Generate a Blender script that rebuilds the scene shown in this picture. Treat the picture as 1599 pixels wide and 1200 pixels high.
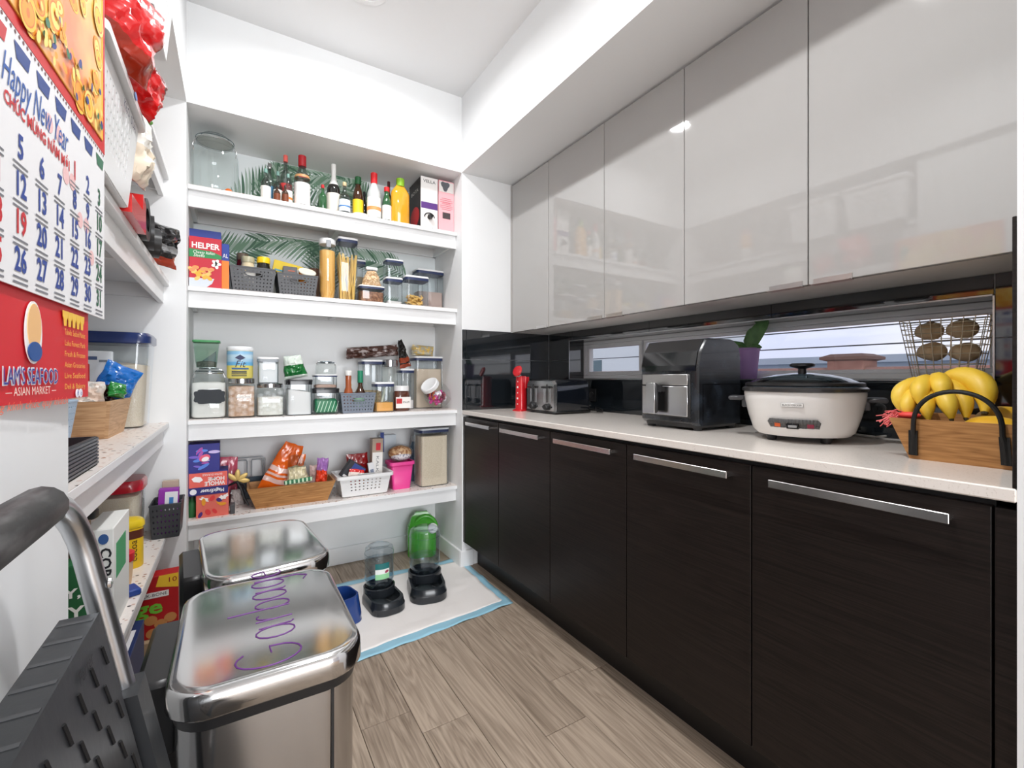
import bpy, math, random
from math import sin, cos, pi, radians
from mathutils import Vector, Matrix, noise

# ------------------------------------------------------------------ reset
for o in list(bpy.data.objects): bpy.data.objects.remove(o)
sc = bpy.context.scene
COL = sc.collection
random.seed(11)

# ------------------------------------------------------------------ camera
F, YAW, HZ, HC, CX = 710.64, radians(31.445), 590.16, 1.1043, 799.5
cam_d = bpy.data.cameras.new('camera'); cam = bpy.data.objects.new('camera', cam_d); COL.objects.link(cam)
cam.location = (0, 0, HC); cam.rotation_euler = (pi/2, 0, -YAW)
cam_d.sensor_width = 36; cam_d.lens = F/1599*36; cam_d.shift_y = -(600-HZ)/1599
cam_d.clip_start = .01; cam_d.clip_end = 3000
sc.camera = cam

# ------------------------------------------------------------------ view
sc.view_settings.view_transform = 'Standard'; sc.view_settings.look = 'None'
sc.view_settings.gamma = 1; sc.view_settings.use_curve_mapping = False
sc.view_settings.exposure = -0.12
sc.cycles.transparent_max_bounces = 32
sc.cycles.max_bounces = 10
sc.cycles.sample_clamp_indirect = 6

# ------------------------------------------------------------------ world: pale hazy sky with thin cloud
W = bpy.data.worlds.new('sky'); sc.world = W; W.use_nodes = True
nt = W.node_tree; nt.nodes.clear()
wo = nt.nodes.new('ShaderNodeOutputWorld'); bg = nt.nodes.new('ShaderNodeBackground')
tc = nt.nodes.new('ShaderNodeTexCoord'); nz = nt.nodes.new('ShaderNodeTexNoise'); rp = nt.nodes.new('ShaderNodeValToRGB')
nz.inputs['Scale'].default_value = 3.0; nz.inputs['Detail'].default_value = 5
mp = nt.nodes.new('ShaderNodeMapping'); mp.inputs['Scale'].default_value = (1, 1, 3.2)
rp.color_ramp.elements[0].position = .38; rp.color_ramp.elements[0].color = (.70, .72, .92, 1)
rp.color_ramp.elements[1].position = .62; rp.color_ramp.elements[1].color = (.96, .93, .97, 1)
L = nt.links.new
L(tc.outputs['Generated'], mp.inputs[0]); L(mp.outputs[0], nz.inputs['Vector']); L(nz.outputs[0], rp.inputs[0])
L(rp.outputs[0], bg.inputs[0]); bg.inputs[1].default_value = 1.35; L(bg.outputs[0], wo.inputs[0])

# ------------------------------------------------------------------ survey helpers: the room was measured from the photograph
S_, C_ = sin(YAW), cos(YAW)
def XA(px, Y): return Y*math.tan(math.atan((px-CX)/F)+YAW)
def YA(px, X): return X/math.tan(math.atan((px-CX)/F)+YAW)
def ZA(py, X, Y): return HC+(HZ-py)/F*(S_*X+C_*Y)
def FL(px, py, z):
    d = (HC-z)*F/(py-HZ); r = (px-CX)/F*d
    return S_*d+C_*r, C_*d-S_*r
# room measures (metres)
YB, YBACK, XF, XU, XR, XL = 2.42, 2.835, 1.136, 1.469, 1.764, -.175
XNEAR, YNEAR, XBACK = -.218, .957, -.59
ZC, ZS, ZU, ZK = 2.74, 2.302, 1.387, .914
SH = (1.97, 1.515, .914, .463)
YEND = .2125

# ------------------------------------------------------------------ materials
MATS = {}
def nd(t, kind, **kw):
    n = t.nodes.new(kind)
    for k, v in kw.items():
        if k in n.inputs: n.inputs[k].default_value = v
        else: setattr(n, k, v)
    return n
def mat(name, col, rough=.5, metal=0, spec=.5, coat=0, noise_=None, bump=None, trans=0, emit=None, sub=0, coords='Object'):
    if name in MATS: return MATS[name]
    m = bpy.data.materials.new(name); m.use_nodes = True; t = m.node_tree; b = t.nodes['Principled BSDF']
    b.inputs['Base Color'].default_value = (*col, 1); b.inputs['Roughness'].default_value = rough
    b.inputs['Metallic'].default_value = metal; b.inputs['Specular IOR Level'].default_value = spec
    b.inputs['Coat Weight'].default_value = coat; b.inputs['Coat Roughness'].default_value = .04
    b.inputs['Transmission Weight'].default_value = trans; b.inputs['Subsurface Weight'].default_value = sub
    if emit: b.inputs['Emission Color'].default_value = (*emit[0], 1); b.inputs['Emission Strength'].default_value = emit[1]
    if noise_ or bump: tcn = nd(t, 'ShaderNodeTexCoord')
    if noise_:                                   # (scale, second colour, lo, hi, detail)
        s, c2, lo, hi = noise_[:4]
        n = nd(t, 'ShaderNodeTexNoise', Detail=noise_[4] if len(noise_) > 4 else 3.0); mpn = nd(t, 'ShaderNodeMapping')
        if isinstance(s, tuple): mpn.inputs['Scale'].default_value = s; n.inputs['Scale'].default_value = 1
        else: n.inputs['Scale'].default_value = s
        r = nd(t, 'ShaderNodeValToRGB'); e = r.color_ramp.elements
        e[0].position = lo; e[0].color = (*col, 1); e[1].position = hi; e[1].color = (*c2, 1)
        t.links.new(tcn.outputs[coords], mpn.inputs[0]); t.links.new(mpn.outputs[0], n.inputs['Vector'])
        t.links.new(n.outputs[0], r.inputs[0]); t.links.new(r.outputs[0], b.inputs['Base Color'])
    if bump:                                     # (scale, strength)
        n2 = nd(t, 'ShaderNodeTexNoise', Detail=4.0); mp2 = nd(t, 'ShaderNodeMapping')
        if isinstance(bump[0], tuple): mp2.inputs['Scale'].default_value = bump[0]; n2.inputs['Scale'].default_value = 1
        else: n2.inputs['Scale'].default_value = bump[0]
        bp = nd(t, 'ShaderNodeBump', Strength=bump[1], Distance=.002)
        t.links.new(tcn.outputs[coords], mp2.inputs[0]); t.links.new(mp2.outputs[0], n2.inputs['Vector'])
        t.links.new(n2.outputs[0], bp.inputs['Height']); t.links.new(bp.outputs[0], b.inputs['Normal'])
    MATS[name] = m; return m
def clear(name, tint=(.93, .96, .96), rough=.02, ior=1.45):
    if name in MATS: return MATS[name]
    m = bpy.data.materials.new(name); m.use_nodes = True; t = m.node_tree; t.nodes.clear()
    o = nd(t, 'ShaderNodeOutputMaterial'); mx = nd(t, 'ShaderNodeMixShader'); a = nd(t, 'ShaderNodeBsdfTransparent'); g = nd(t, 'ShaderNodeBsdfGlossy')
    fr = nd(t, 'ShaderNodeFresnel'); ge = nd(t, 'ShaderNodeNewGeometry'); mi = nd(t, 'ShaderNodeMix')      # same index on both faces of a thin wall
    mi.inputs[2].default_value = ior; mi.inputs[3].default_value = 1/ior; t.links.new(ge.outputs['Backfacing'], mi.inputs[0]); t.links.new(mi.outputs[0], fr.inputs['IOR'])
    a.inputs[0].default_value = (*tint, 1); g.inputs['Roughness'].default_value = rough; g.inputs[0].default_value = (.95, .97, 1, 1)
    t.links.new(fr.outputs[0], mx.inputs[0]); t.links.new(a.outputs[0], mx.inputs[1]); t.links.new(g.outputs[0], mx.inputs[2]); t.links.new(mx.outputs[0], o.inputs[0])
    MATS[name] = m; return m
def ink(r, g, b, rough=.5):                      # printed colour from 0-255 values
    f = lambda v: ((v/255+.055)/1.055)**2.4 if v > 10 else v/255/12.92
    return mat('print_%d_%d_%d_%d' % (r, g, b, int(rough*100)), (f(r), f(g), f(b)), rough)

def wood_mat(name, c1, c2, scale, rough, rnd=.15, bump=.15):
    """wood grain along local x-like axis given by anisotropic scale, varied per object"""
    m = bpy.data.materials.new(name); m.use_nodes = True; t = m.node_tree; b = t.nodes['Principled BSDF']; lk = t.links.new
    tcn = nd(t, 'ShaderNodeTexCoord'); oi = nd(t, 'ShaderNodeObjectInfo')
    off = nd(t, 'ShaderNodeVectorMath', operation='SCALE'); cmb = nd(t, 'ShaderNodeCombineXYZ')
    for i in range(3): lk(oi.outputs['Random'], cmb.inputs[i])
    lk(cmb.outputs[0], off.inputs[0]); off.inputs['Scale'].default_value = 37
    add = nd(t, 'ShaderNodeVectorMath', operation='ADD'); lk(tcn.outputs['Object'], add.inputs[0]); lk(off.outputs[0], add.inputs[1])
    mp1 = nd(t, 'ShaderNodeMapping'); mp1.inputs['Scale'].default_value = scale; lk(add.outputs[0], mp1.inputs[0])
    n1 = nd(t, 'ShaderNodeTexNoise', Scale=1.0, Detail=3.0, Distortion=.6); lk(mp1.outputs[0], n1.inputs['Vector'])
    mul = nd(t, 'ShaderNodeMath', operation='MULTIPLY'); mul.inputs[1].default_value = 9; lk(n1.outputs[0], mul.inputs[0])
    fr = nd(t, 'ShaderNodeMath', operation='PINGPONG'); fr.inputs[1].default_value = .5; lk(mul.outputs[0], fr.inputs[0])
    mp2 = nd(t, 'ShaderNodeMapping'); mp2.inputs['Scale'].default_value = tuple(s*9 if s > 3 else s*2 for s in scale); lk(add.outputs[0], mp2.inputs[0])
    n2 = nd(t, 'ShaderNodeTexNoise', Scale=1.0, Detail=5.0); lk(mp2.outputs[0], n2.inputs['Vector'])
    mix = nd(t, 'ShaderNodeMath', operation='MULTIPLY_ADD'); mix.inputs[1].default_value = .55; lk(fr.outputs[0], mix.inputs[0]); 
    sc2 = nd(t, 'ShaderNodeMath', operation='MULTIPLY'); sc2.inputs[1].default_value = .75; lk(n2.outputs[0], sc2.inputs[0]); lk(sc2.outputs[0], mix.inputs[2])
    ad = nd(t, 'ShaderNodeMath', operation='MULTIPLY_ADD'); ad.inputs[1].default_value = rnd; lk(oi.outputs['Random'], ad.inputs[0]); lk(mix.outputs[0], ad.inputs[2])
    r = nd(t, 'ShaderNodeValToRGB'); e = r.color_ramp.elements; e[0].position = .25; e[0].color = (*c1, 1); e[1].position = .8; e[1].color = (*c2, 1)
    lk(ad.outputs[0], r.inputs[0]); lk(r.outputs[0], b.inputs['Base Color']); b.inputs['Roughness'].default_value = rough; b.inputs['Specular IOR Level'].default_value = .24
    bp = nd(t, 'ShaderNodeBump', Strength=bump, Distance=.001); lk(n2.outputs[0], bp.inputs['Height']); lk(bp.outputs[0], b.inputs['Normal'])
    MATS[name] = m; return m

WHITE = mat('wall_paint', (.845, .855, .86), .55, bump=(160, .03))
CEIL = mat('ceiling_paint', (.84, .845, .85), .7)
SHELFW = mat('shelf_paint', (.855, .862, .866), .35)
GLOSS = mat('gloss_greige', (.43, .418, .405), .035, spec=.62, coat=.3)
GLOSSE = mat('door_edge', (.40, .38, .36), .3)
DARKW = wood_mat('dark_veneer', (.0065, .0048, .0044), (.020, .0142, .0120), (1.2, 1.2, 34), .38, .05, .25)
BLACKP = mat('black_plastic', (.012, .012, .013), .35)
BLACKG = mat('black_gloss', (.008, .008, .009), .06, coat=.4)
BLACKM = mat('black_metal', (.012, .012, .012), .45, metal=.4)
STEEL = mat('brushed_steel', (.50, .50, .505), .17, metal=1, bump=((3, 3, 260), .04))
LIDST = mat('lid_steel', (.62, .62, .62), .12, metal=1)
ALU = mat('aluminium', (.62, .64, .66), .28, metal=1)
CHROME = mat('chrome', (.7, .7, .7), .12, metal=1)
TILE = mat('dark_tile', (.010, .013, .016), .05, spec=.9, coat=.6, bump=(9, .015))
GROUT = mat('grout', (.02, .022, .025), .8)
COUNTER = mat('quartz', (.80, .745, .69), .17, noise_=(260, (.66, .60, .54), .60, .72, 2.0))
CLEAR = clear('clear_plastic', (.92, .94, .945), .03, 1.6); GLASS = clear('clear_glass', (.93, .95, .942), .01, 1.55); EDGE = clear('clear_edge', (.62, .66, .68), .05, 1.7); PANE = clear('window_pane', (.95, .97, .97), .0, 1.5)
WHITEP = mat('white_plastic', (.82, .82, .82), .3); NAVY = mat('navy_gasket', (.018, .03, .09), .35)
FLOORM = wood_mat('oak_plank', (.190, .142, .104), (.445, .355, .275), (16, 1.1, 16), .42, .16, .12)
CRATE = wood_mat('crate_wood', (.24, .10, .032), (.50, .25, .09), (2.5, 2.5, 26), .45, .1, .15)
CRATEL = wood_mat('light_crate_wood', (.42, .22, .10), (.68, .43, .24), (2.5, 2.5, 26), .5, .1, .15)
def terrazzo():
    m = mat('terrazzo_liner', (.80, .74, .70), .3); t = m.node_tree; b = t.nodes['Principled BSDF']; lk = t.links.new
    tcn = nd(t, 'ShaderNodeTexCoord'); v = nd(t, 'ShaderNodeTexVoronoi', Scale=62.0); lk(tcn.outputs['Object'], v.inputs['Vector'])
    sep = nd(t, 'ShaderNodeSeparateColor'); lk(v.outputs['Color'], sep.inputs[0])
    r = nd(t, 'ShaderNodeValToRGB'); r.color_ramp.interpolation = 'CONSTANT'; e = r.color_ramp.elements
    e[0].position = 0; e[0].color = (.02, .02, .02, 1); e[1].position = .10; e[1].color = (.42, .22, .15, 1)
    for p, c in ((.38, (.62, .42, .34, 1)), (.6, (.85, .8, .76, 1))): q = e.new(p); q.color = c
    lk(sep.outputs[0], r.inputs[0])
    lt = nd(t, 'ShaderNodeMath', operation='LESS_THAN'); lt.inputs[1].default_value = .30; lk(v.outputs['Distance'], lt.inputs[0])
    mx = nd(t, 'ShaderNodeMix', data_type='RGBA'); lk(lt.outputs[0], mx.inputs[0]); mx.inputs[6].default_value = (.82, .76, .72, 1); lk(r.outputs[0], mx.inputs[7])
    lk(mx.outputs[2], b.inputs['Base Color']); return m
TERR = terrazzo()

# ------------------------------------------------------------------ mesh builder
class MB:
    def __init__(s): s.v = []; s.f = []; s.m = []; s.mi = 0
    def mat(s, i): s.mi = i; return s
    def face(s, idx): s.f.append(tuple(idx)); s.m.append(s.mi)
    def poly(s, pts):
        n = len(s.v); s.v += [tuple(p) for p in pts]; s.face(range(n, n+len(pts))); return s
    def box(s, x0, y0, z0, x1, y1, z1, b=0):
        if x0 > x1: x0, x1 = x1, x0
        if y0 > y1: y0, y1 = y1, y0
        if z0 > z1: z0, z1 = z1, z0
        n = len(s.v)
        if not b:
            s.v += [(x, y, z) for z in (z0, z1) for y in (y0, y1) for x in (x0, x1)]
            for q in ((0, 2, 3, 1), (4, 5, 7, 6), (0, 1, 5, 4), (2, 6, 7, 3), (0, 4, 6, 2), (1, 3, 7, 5)): s.face([n+i for i in q])
            return s
        b = min(b, (x1-x0)*.49, (y1-y0)*.49, (z1-z0)*.49); ix = {}
        for i in (0, 1):
            for j in (0, 1):
                for k in (0, 1):
                    X, Y, Z = (x0, x1)[i], (y0, y1)[j], (z0, z1)[k]; dx, dy, dz = (b, -b)[i], (b, -b)[j], (b, -b)[k]
                    for a, p in enumerate(((X, Y+dy, Z+dz), (X+dx, Y, Z+dz), (X+dx, Y+dy, Z))): ix[i, j, k, a] = len(s.v); s.v.append(p)
        for a in range(3):
            for e in (0, 1):
                c = []
                for (p, q) in ((0, 0), (1, 0), (1, 1), (0, 1)):
                    t = [p, q]; t.insert(a, e); c.append(ix[t[0], t[1], t[2], a])
                s.face(c if e else c[::-1])
        for a in range(3):
            o1, o2 = [d for d in range(3) if d != a]
            for p in (0, 1):
                for q in (0, 1):
                    def K(e, ax):
                        t = [0, 0, 0]; t[a] = e; t[o1] = p; t[o2] = q; return ix[t[0], t[1], t[2], ax]
                    s.face([K(0, o1), K(1, o1), K(1, o2), K(0, o2)])
        for i in (0, 1):
            for j in (0, 1):
                for k in (0, 1): s.face([ix[i, j, k, a] for a in range(3)])
        return s
    def loft(s, rings, cap0=True, cap1=True, closed=True):
        n = len(s.v); k = len(rings[0])
        for r in rings: s.v += [tuple(p) for p in r]
        for i in range(len(rings)-1):
            for j in range(k if closed else k-1):
                a, b = n+i*k+j, n+i*k+(j+1) % k; s.face([a, b, b+k, a+k])
        if cap0: s.face([n+j for j in range(k)][::-1])
        if cap1: s.face([n+(len(rings)-1)*k+j for j in range(k)])
        return s
    def lathe(s, prof, n=24, cx=0, cy=0, sx=1, sy=1, cap0=True, cap1=True):
        return s.loft([[(cx+r*sx*cos(2*pi*j/n), cy+r*sy*sin(2*pi*j/n), z) for j in range(n)] for r, z in prof], cap0, cap1)
    def rr(s, prof, r, n=5, cx=0, cy=0, cap0=True, cap1=True):
        """rounded-rectangle loft: prof = [(w, d, z) or (w, d, z, dx, dy)]"""
        rings = []
        for p in prof:
            w, d, z = p[:3]; ox, oy = (p[3], p[4]) if len(p) > 3 else (0, 0); q = min(r, w*.499, d*.499); ring = []
            for a, (sx, sy) in enumerate(((1, 1), (-1, 1), (-1, -1), (1, -1))):
                for t in range(n+1):
                    an = pi/2*a+pi/2*t/n; ring.append((cx+ox+sx*(w/2-q)+q*cos(an), cy+oy+sy*(d/2-q)+q*sin(an), z))
            rings.append(ring)
        return s.loft(rings, cap0, cap1)
    def tube(s, pts, r, n=8, closed=False, caps=True):
        pts = [Vector(p) for p in pts]; rings = []; N = len(pts); up = None
        for i, p in enumerate(pts):
            a = pts[(i-1) % N] if (closed or i) else p; b = pts[(i+1) % N] if (closed or i < N-1) else p
            t = (b-a).normalized() if (b-a).length > 1e-9 else Vector((0, 0, 1))
            if up is None: up = Vector((0, 0, 1)) if abs(t.z) < .9 else Vector((1, 0, 0))
            u = (up-t*up.dot(t)).normalized(); w = t.cross(u); up = u
            R = r[i] if isinstance(r, (list, tuple)) else r
            rings.append([p+u*(R*cos(2*pi*j/n))+w*(R*sin(2*pi*j/n)) for j in range(n)])
        if closed: rings.append(rings[0]); caps = False
        return s.loft(rings, caps, caps)
    def ell(s, c, rx, ry, rz, n=16, m=10, f=None):
        rings = []
        for i in range(m+1):
            a = -pi/2+pi*i/m; k = max(cos(a), .02)
            rings.append([(c[0]+rx*k*cos(2*pi*j/n), c[1]+ry*k*sin(2*pi*j/n), c[2]+rz*sin(a)) for j in range(n)])
        if f: rings = [[f(Vector(p)) for p in r] for r in rings]
        return s.loft(rings)
    def grid(s, fn, nu, nv):
        n = len(s.v)
        for j in range(nv+1):
            for i in range(nu+1): s.v.append(tuple(fn(i/nu, j/nv)))
        for j in range(nv):
            for i in range(nu): a = n+j*(nu+1)+i; s.face([a, a+1, a+nu+2, a+nu+1])
        return s
    def prism(s, pts, a, b, axis='z'):
        def g(p, h): return {'z': (p[0], p[1], h), 'y': (p[0], h, p[1]), 'x': (h, p[0], p[1])}[axis]
        return s.loft([[g(p, a) for p in pts], [g(p, b) for p in pts]])
    def perf(s, p00, p10, p11, p01, nu, nv, hole='round', k=.6, skip=None, mu=.06, mv=.1):
        """perforated panel over four corners (u along p00-p10): each cell carries a real hole"""
        A, B, C, D = [Vector(p) for p in (p00, p10, p11, p01)]
        def at(u, v): return (A*(1-u)+B*u)*(1-v)+(D*(1-u)+C*u)*v
        def q(u0, v0, u1, v1):
            n = len(s.v); s.v += [tuple(at(*t)) for t in ((u0, v0), (u1, v0), (u1, v1), (u0, v1))]; s.face([n, n+1, n+2, n+3])
        q(0, 0, 1, mv); q(0, 1-mv, 1, 1); q(0, mv, mu, 1-mv); q(1-mu, mv, 1, 1-mv)
        du, dv = (1-2*mu)/nu, (1-2*mv)/nv
        for i in range(nu):
            for j in range(nv):
                u0, v0 = mu+i*du, mv+j*dv
                if skip and skip((i+.5)/nu, (j+.5)/nv): continue
                n = len(s.v)
                if hole == 'diamond': hp = [(.5, .5-k/2), (.5+k/2, .5), (.5, .5+k/2), (.5-k/2, .5)]
                elif hole == 'slot': hp = [(.5-k/2.4, .12), (.5+k/2.4, .12), (.5+k/2.4, .88), (.5-k/2.4, .88)]
                else: hp = [(.5+k/2*cos(-pi*.75+pi/4*t), .5+k/2*sin(-pi*.75+pi/4*t)) for t in range(8)]
                cr = [(0, 0), (1, 0), (1, 1), (0, 1)]
                s.v += [tuple(at(u0+a*du, v0+b*dv)) for a, b in cr+hp]
                if hole == 'slot':
                    for t in range(4): s.face([n+t, n+(t+1) % 4, n+4+(t+1) % 4, n+4+t])
                elif hole == 'diamond':
                    for t in range(4): s.face([n+t, n+(t+1) % 4, n+4+t]); s.face([n+(t+1) % 4, n+4+(t+1) % 4, n+4+t])
                else:
                    for t in range(4):
                        s.face([n+t, n+(t+1) % 4, n+4+(2*t+2) % 8, n+4+2*t+1]); s.face([n+t, n+4+2*t+1, n+4+2*t])
        return s
    def xf(s, M): s.v = [tuple(M @ Vector(p)) for p in s.v]; return s
    def mv(s, x, y, z): s.v = [(a+x, b+y, c+z) for a, b, c in s.v]; return s

def mesh(name, mb, mats, smooth=True):
    me = bpy.data.meshes.new(name); me.from_pydata(mb.v, [], mb.f)
    for m in (mats if isinstance(mats, (list, tuple)) else [mats]): me.materials.append(m)
    if any(mb.m): me.polygons.foreach_set('material_index', mb.m)
    import bmesh
    bm = bmesh.new(); bm.from_mesh(me); bmesh.ops.recalc_face_normals(bm, faces=bm.faces); bm.to_mesh(me); bm.free()
    if smooth:
        me.polygons.foreach_set('use_smooth', [True]*len(me.polygons))
        try: me.set_sharp_from_angle(angle=radians(38))
        except Exception: pass
    me.update(); return me
def O(name, mb, mats, parent=None, loc=None, rot=None, label=None, cat=None, group=None, kind=None, smooth=True, solid=0):
    o = bpy.data.objects.new(name, mesh(name, mb, mats, smooth)); COL.objects.link(o)
    if parent: o.parent = parent
    if loc: o.location = loc
    if rot: o.rotation_euler = rot
    if label: o['label'] = label
    if cat: o['category'] = cat
    if group: o['group'] = group
    if kind: o['kind'] = kind
    if solid: md = o.modifiers.new('thickness', 'SOLIDIFY'); md.thickness = solid; md.offset = 0
    return o
def T(name, label, cat, loc=(0, 0, 0), rz=0, group=None, rot=None):
    o = bpy.data.objects.new(name, None); COL.objects.link(o); o.location = loc; o.rotation_euler = rot or (0, 0, rz); o.empty_display_size = .05
    o['label'] = label; o['category'] = cat
    if group: o['group'] = group
    return o
def ST(name, mb, mats, parent=None, smooth=False, label=None):
    o = O(name, mb, mats, parent, smooth=smooth)
    if not parent: o['kind'] = 'structure'
    if label: o['label'] = label
    return o
_txt = {}
def text_verts(s, shear=0, off=0):
    if (s, shear, off) in _txt: return _txt[s, shear, off]
    cu = bpy.data.curves.new('t', 'FONT'); cu.body = s; cu.size = 1; cu.align_x = 'CENTER'; cu.align_y = 'CENTER'; cu.shear = shear; cu.resolution_u = 2; cu.offset = off
    ob = bpy.data.objects.new('t', cu); COL.objects.link(ob)
    me = bpy.data.meshes.new_from_object(ob)
    r = ([tuple(v.co) for v in me.vertices], [tuple(p.vertices) for p in me.polygons])
    bpy.data.objects.remove(ob); bpy.data.curves.remove(cu); bpy.data.meshes.remove(me); _txt[s, shear, off] = r; return r
def txt(s, size, m, parent, o, ux=(1, 0, 0), uy=(0, 0, 1), width=None, bold=0, shear=0, name='lettering', sx=1):
    v, f = text_verts(s, shear, .028 if bold else 0)
    if not v: return None
    ux, uy, o = Vector(ux), Vector(uy), Vector(o)
    w = max(p[0] for p in v)-min(p[0] for p in v); kx = size*sx if width is None else width/max(w, 1e-6)
    mb = MB(); mb.v = [tuple(o+ux*(p[0]*kx)+uy*(p[1]*size)) for p in v]
    for q in f: mb.face(q)
    return O(name, mb, m, parent, smooth=False)
def patch(name, parent, m, o, w, h, ux=(1, 0, 0), uy=(0, 0, 1), th=.0006):
    """thin printed panel centred on o, proud of the surface"""
    ux, uy, o = Vector(ux), Vector(uy), Vector(o); nrm = ux.cross(uy)
    mb = MB(); P4 = [o+ux*(a*w/2)+uy*(b*h/2) for a, b in ((-1, -1), (1, -1), (1, 1), (-1, 1))]
    mb.loft([[p-nrm*th for p in P4], [p+nrm*th*.5 for p in P4]])
    return O(name, mb, m, parent, smooth=False)
def blob(name, parent, m, o, rx, ry, ux=(1, 0, 0), uy=(0, 0, 1), ang=0, n=14, wav=0, k=0, th=.0005, inner=0):
    """flat printed blob / ellipse / ring"""
    ux, uy, o = Vector(ux), Vector(uy), Vector(o); nrm = ux.cross(uy)
    a, b = ux*cos(ang)+uy*sin(ang), uy*cos(ang)-ux*sin(ang)
    ring = [o+a*(rx*cos(2*pi*j/n)*(1+wav*sin(k*2*pi*j/n)))+b*(ry*sin(2*pi*j/n)*(1+wav*sin(k*2*pi*j/n))) for j in range(n)]
    mb = MB(); mb.loft([[p-nrm*th for p in ring], [p+nrm*th for p in ring]])
    return O(name, mb, m, parent, smooth=False)

# ================================================================== lights: two ceiling lamps and the daylight window of the room behind the camera
# (first lamp: its glow touches the top edge of the photograph and its disc is mirrored in the doors; second: its streaks are mirrored in the last door;
#  window: two tall pale bands mirrored in the front of the near steel bin)
LAMPCOL = (.985, .99, 1.0)
def downlight(x, y, power, label):
    r = T('recessed_downlight_offscreen', label, 'ceiling light', (x, y, ZC))
    O('trim_ring', MB().loft([[(q*cos(2*pi*j/32), q*sin(2*pi*j/32), z) for j in range(32)] for q, z in ((.06, .015), (.06, -.004), (.083, -.004), (.088, .0))], False, False), WHITEP, r)
    O('lens', MB().lathe([(.001, .012), (.06, .012)], 28, cap0=False, cap1=True), mat('lamp_lens', (.9, .9, .9), .4), r)
    d = bpy.data.lights.new('downlight_lamp_offscreen', 'AREA'); d.shape = 'DISK'; d.size = .115; d.energy = power; d.color = LAMPCOL; d.spread = radians(165)
    o = bpy.data.objects.new('downlight_lamp_offscreen', d); COL.objects.link(o); o.parent = r; o.location = (0, 0, -.006)
downlight(.48, 1.95, 12.5, 'round recessed ceiling light above the space before the back shelves')
downlight(.46, .69, 21, 'round recessed ceiling light between the calendar wall and the long cabinets')
wl_d = bpy.data.lights.new('window_behind_offscreen', 'AREA'); wl_d.shape = 'RECTANGLE'; wl_d.size = 3.2; wl_d.size_y = 2.1; wl_d.energy = 275; wl_d.color = (.94, .97, 1.0)
wl_o = bpy.data.objects.new('window_behind_offscreen', wl_d); COL.objects.link(wl_o); wl_o.location = (.5, -4.9, 1.35); wl_o.rotation_euler = (pi/2, 0, 0)

# ================================================================== room shell
def bx(*a, b=0): return MB().box(*a, b=b)
YO = -.55                                                 # the pantry is open towards the next room here
fl = ST('floor', bx(-3.2, -5, -.08, 4.2, YO, -.0005).box(-.95, YO, -.08, 2.1, YBACK+.12, -.012), mat('subfloor', (.36, .26, .18), .5))
pw = .16
cols = int((1.36+.62)/pw)+1
for i in range(cols):
    x0 = -.62+i*pw; y = YO-random.random()*.9
    if i == 5: y = YO-.35
    while y < YBACK:
        ln = random.choice((.92, 1.22, 1.22)); a, b_ = max(y, YO), min(y+ln, YBACK)
        if b_-a > .03: O('plank', bx(x0+.0008, a+.0008, -.012, x0+pw-.0008, b_-.0008, 0, b=.0012), FLOORM, fl, smooth=False)
        y += ln
ST('ceiling', bx(-3.2, -5, ZC, 4.2, YO, ZC+.1).box(-.95, YO, ZC, 2.1, YBACK+.12, ZC+.1), CEIL)
wl = MB(); wl.box(-.95, YO, 0, XNEAR, YNEAR, ZS); wl.box(-.95, YO, ZS, XL, YB, ZC); wl.box(-.95, YNEAR, 0, XBACK, YB, ZS)
ST('wall_left', wl, WHITE)
wb = MB(); wb.box(-.95, YB, 0, XL, YBACK+.12, ZC); wb.box(XL, YBACK, 0, XF, YBACK+.12, ZC); wb.box(XL, YB, ZS, XF, YBACK, ZC); wb.box(XF, YB, 0, XR+.2, YBACK+.12, ZC)
WB = ST('wall_back', wb, WHITE)
WY0, WY1, WZ0, WZ1, WT = .369, 2.202, 1.095, 1.331, .17
wr = MB(); wr.box(XR, YEND, 0, XR+WT, YB, WZ0); wr.box(XR, YEND, WZ1, XR+WT, YB, ZC); wr.box(XR, YEND, WZ0, XR+WT, WY0, WZ1); wr.box(XR, WY1, WZ0, XR+WT, YB, WZ1)
WR = ST('wall_right', wr, WHITE)
ST('ceiling_bulkhead', bx(XF, YEND, ZS+.001, XR, YB, ZC), WHITE)
ST('wall_kitchen', bx(-3.2, -5.1, 0, 4.2, -5, ZC), WHITE)
ST('wall_entry', bx(XF+.002, YO, 0, 2.1, YEND, ZC), WHITE)
# baseboards
ST('baseboard_back', bx(XL, YBACK-.014, 0, XF, YBACK, .10, b=.003), SHELFW)
ST('baseboard_side', MB().box(XF-.014, YB, 0, XF, YBACK-.014, .095, b=.003).box(XF-.014, YB-.014, 0, 1.205, YB, .095, b=.003), SHELFW)
# dark glossy backsplash tiles, each cut round the window
def tile_wall(parent, spans, rows, put, hole=None):
    for (a, b_) in spans:
        for (c, d) in rows:
            rects = [(a, b_, c, d)]
            if hole:
                h0, h1, k0, k1 = hole; out = []
                for (p, q, r, t) in rects:
                    if q <= h0 or p >= h1 or t <= k0 or r >= k1: out.append((p, q, r, t)); continue
                    if p < h0: out.append((p, h0, r, t))
                    if q > h1: out.append((h1, q, r, t))
                    if r < k0: out.append((max(p, h0), min(q, h1), r, k0))
                    if t > k1: out.append((max(p, h0), min(q, h1), k1, t))
                rects = out
            for (p, q, r, t) in rects:
                if q-p > .004 and t-r > .004: O('tile', put(p+.0008, q-.0008, r+.0008, t-.0008), TILE, parent, smooth=False)
rows = ((ZK, 1.212), (1.212, ZU))
tile_wall(WR, ((YEND, .37), (.37, .97), (.97, 1.57), (1.57, 2.17), (2.17, YB-.007)), rows, lambda p, q, r, t: bx(XR-.007, p, r, XR, q, t, b=.0008), (WY0, WY1, WZ0, WZ1))
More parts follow.
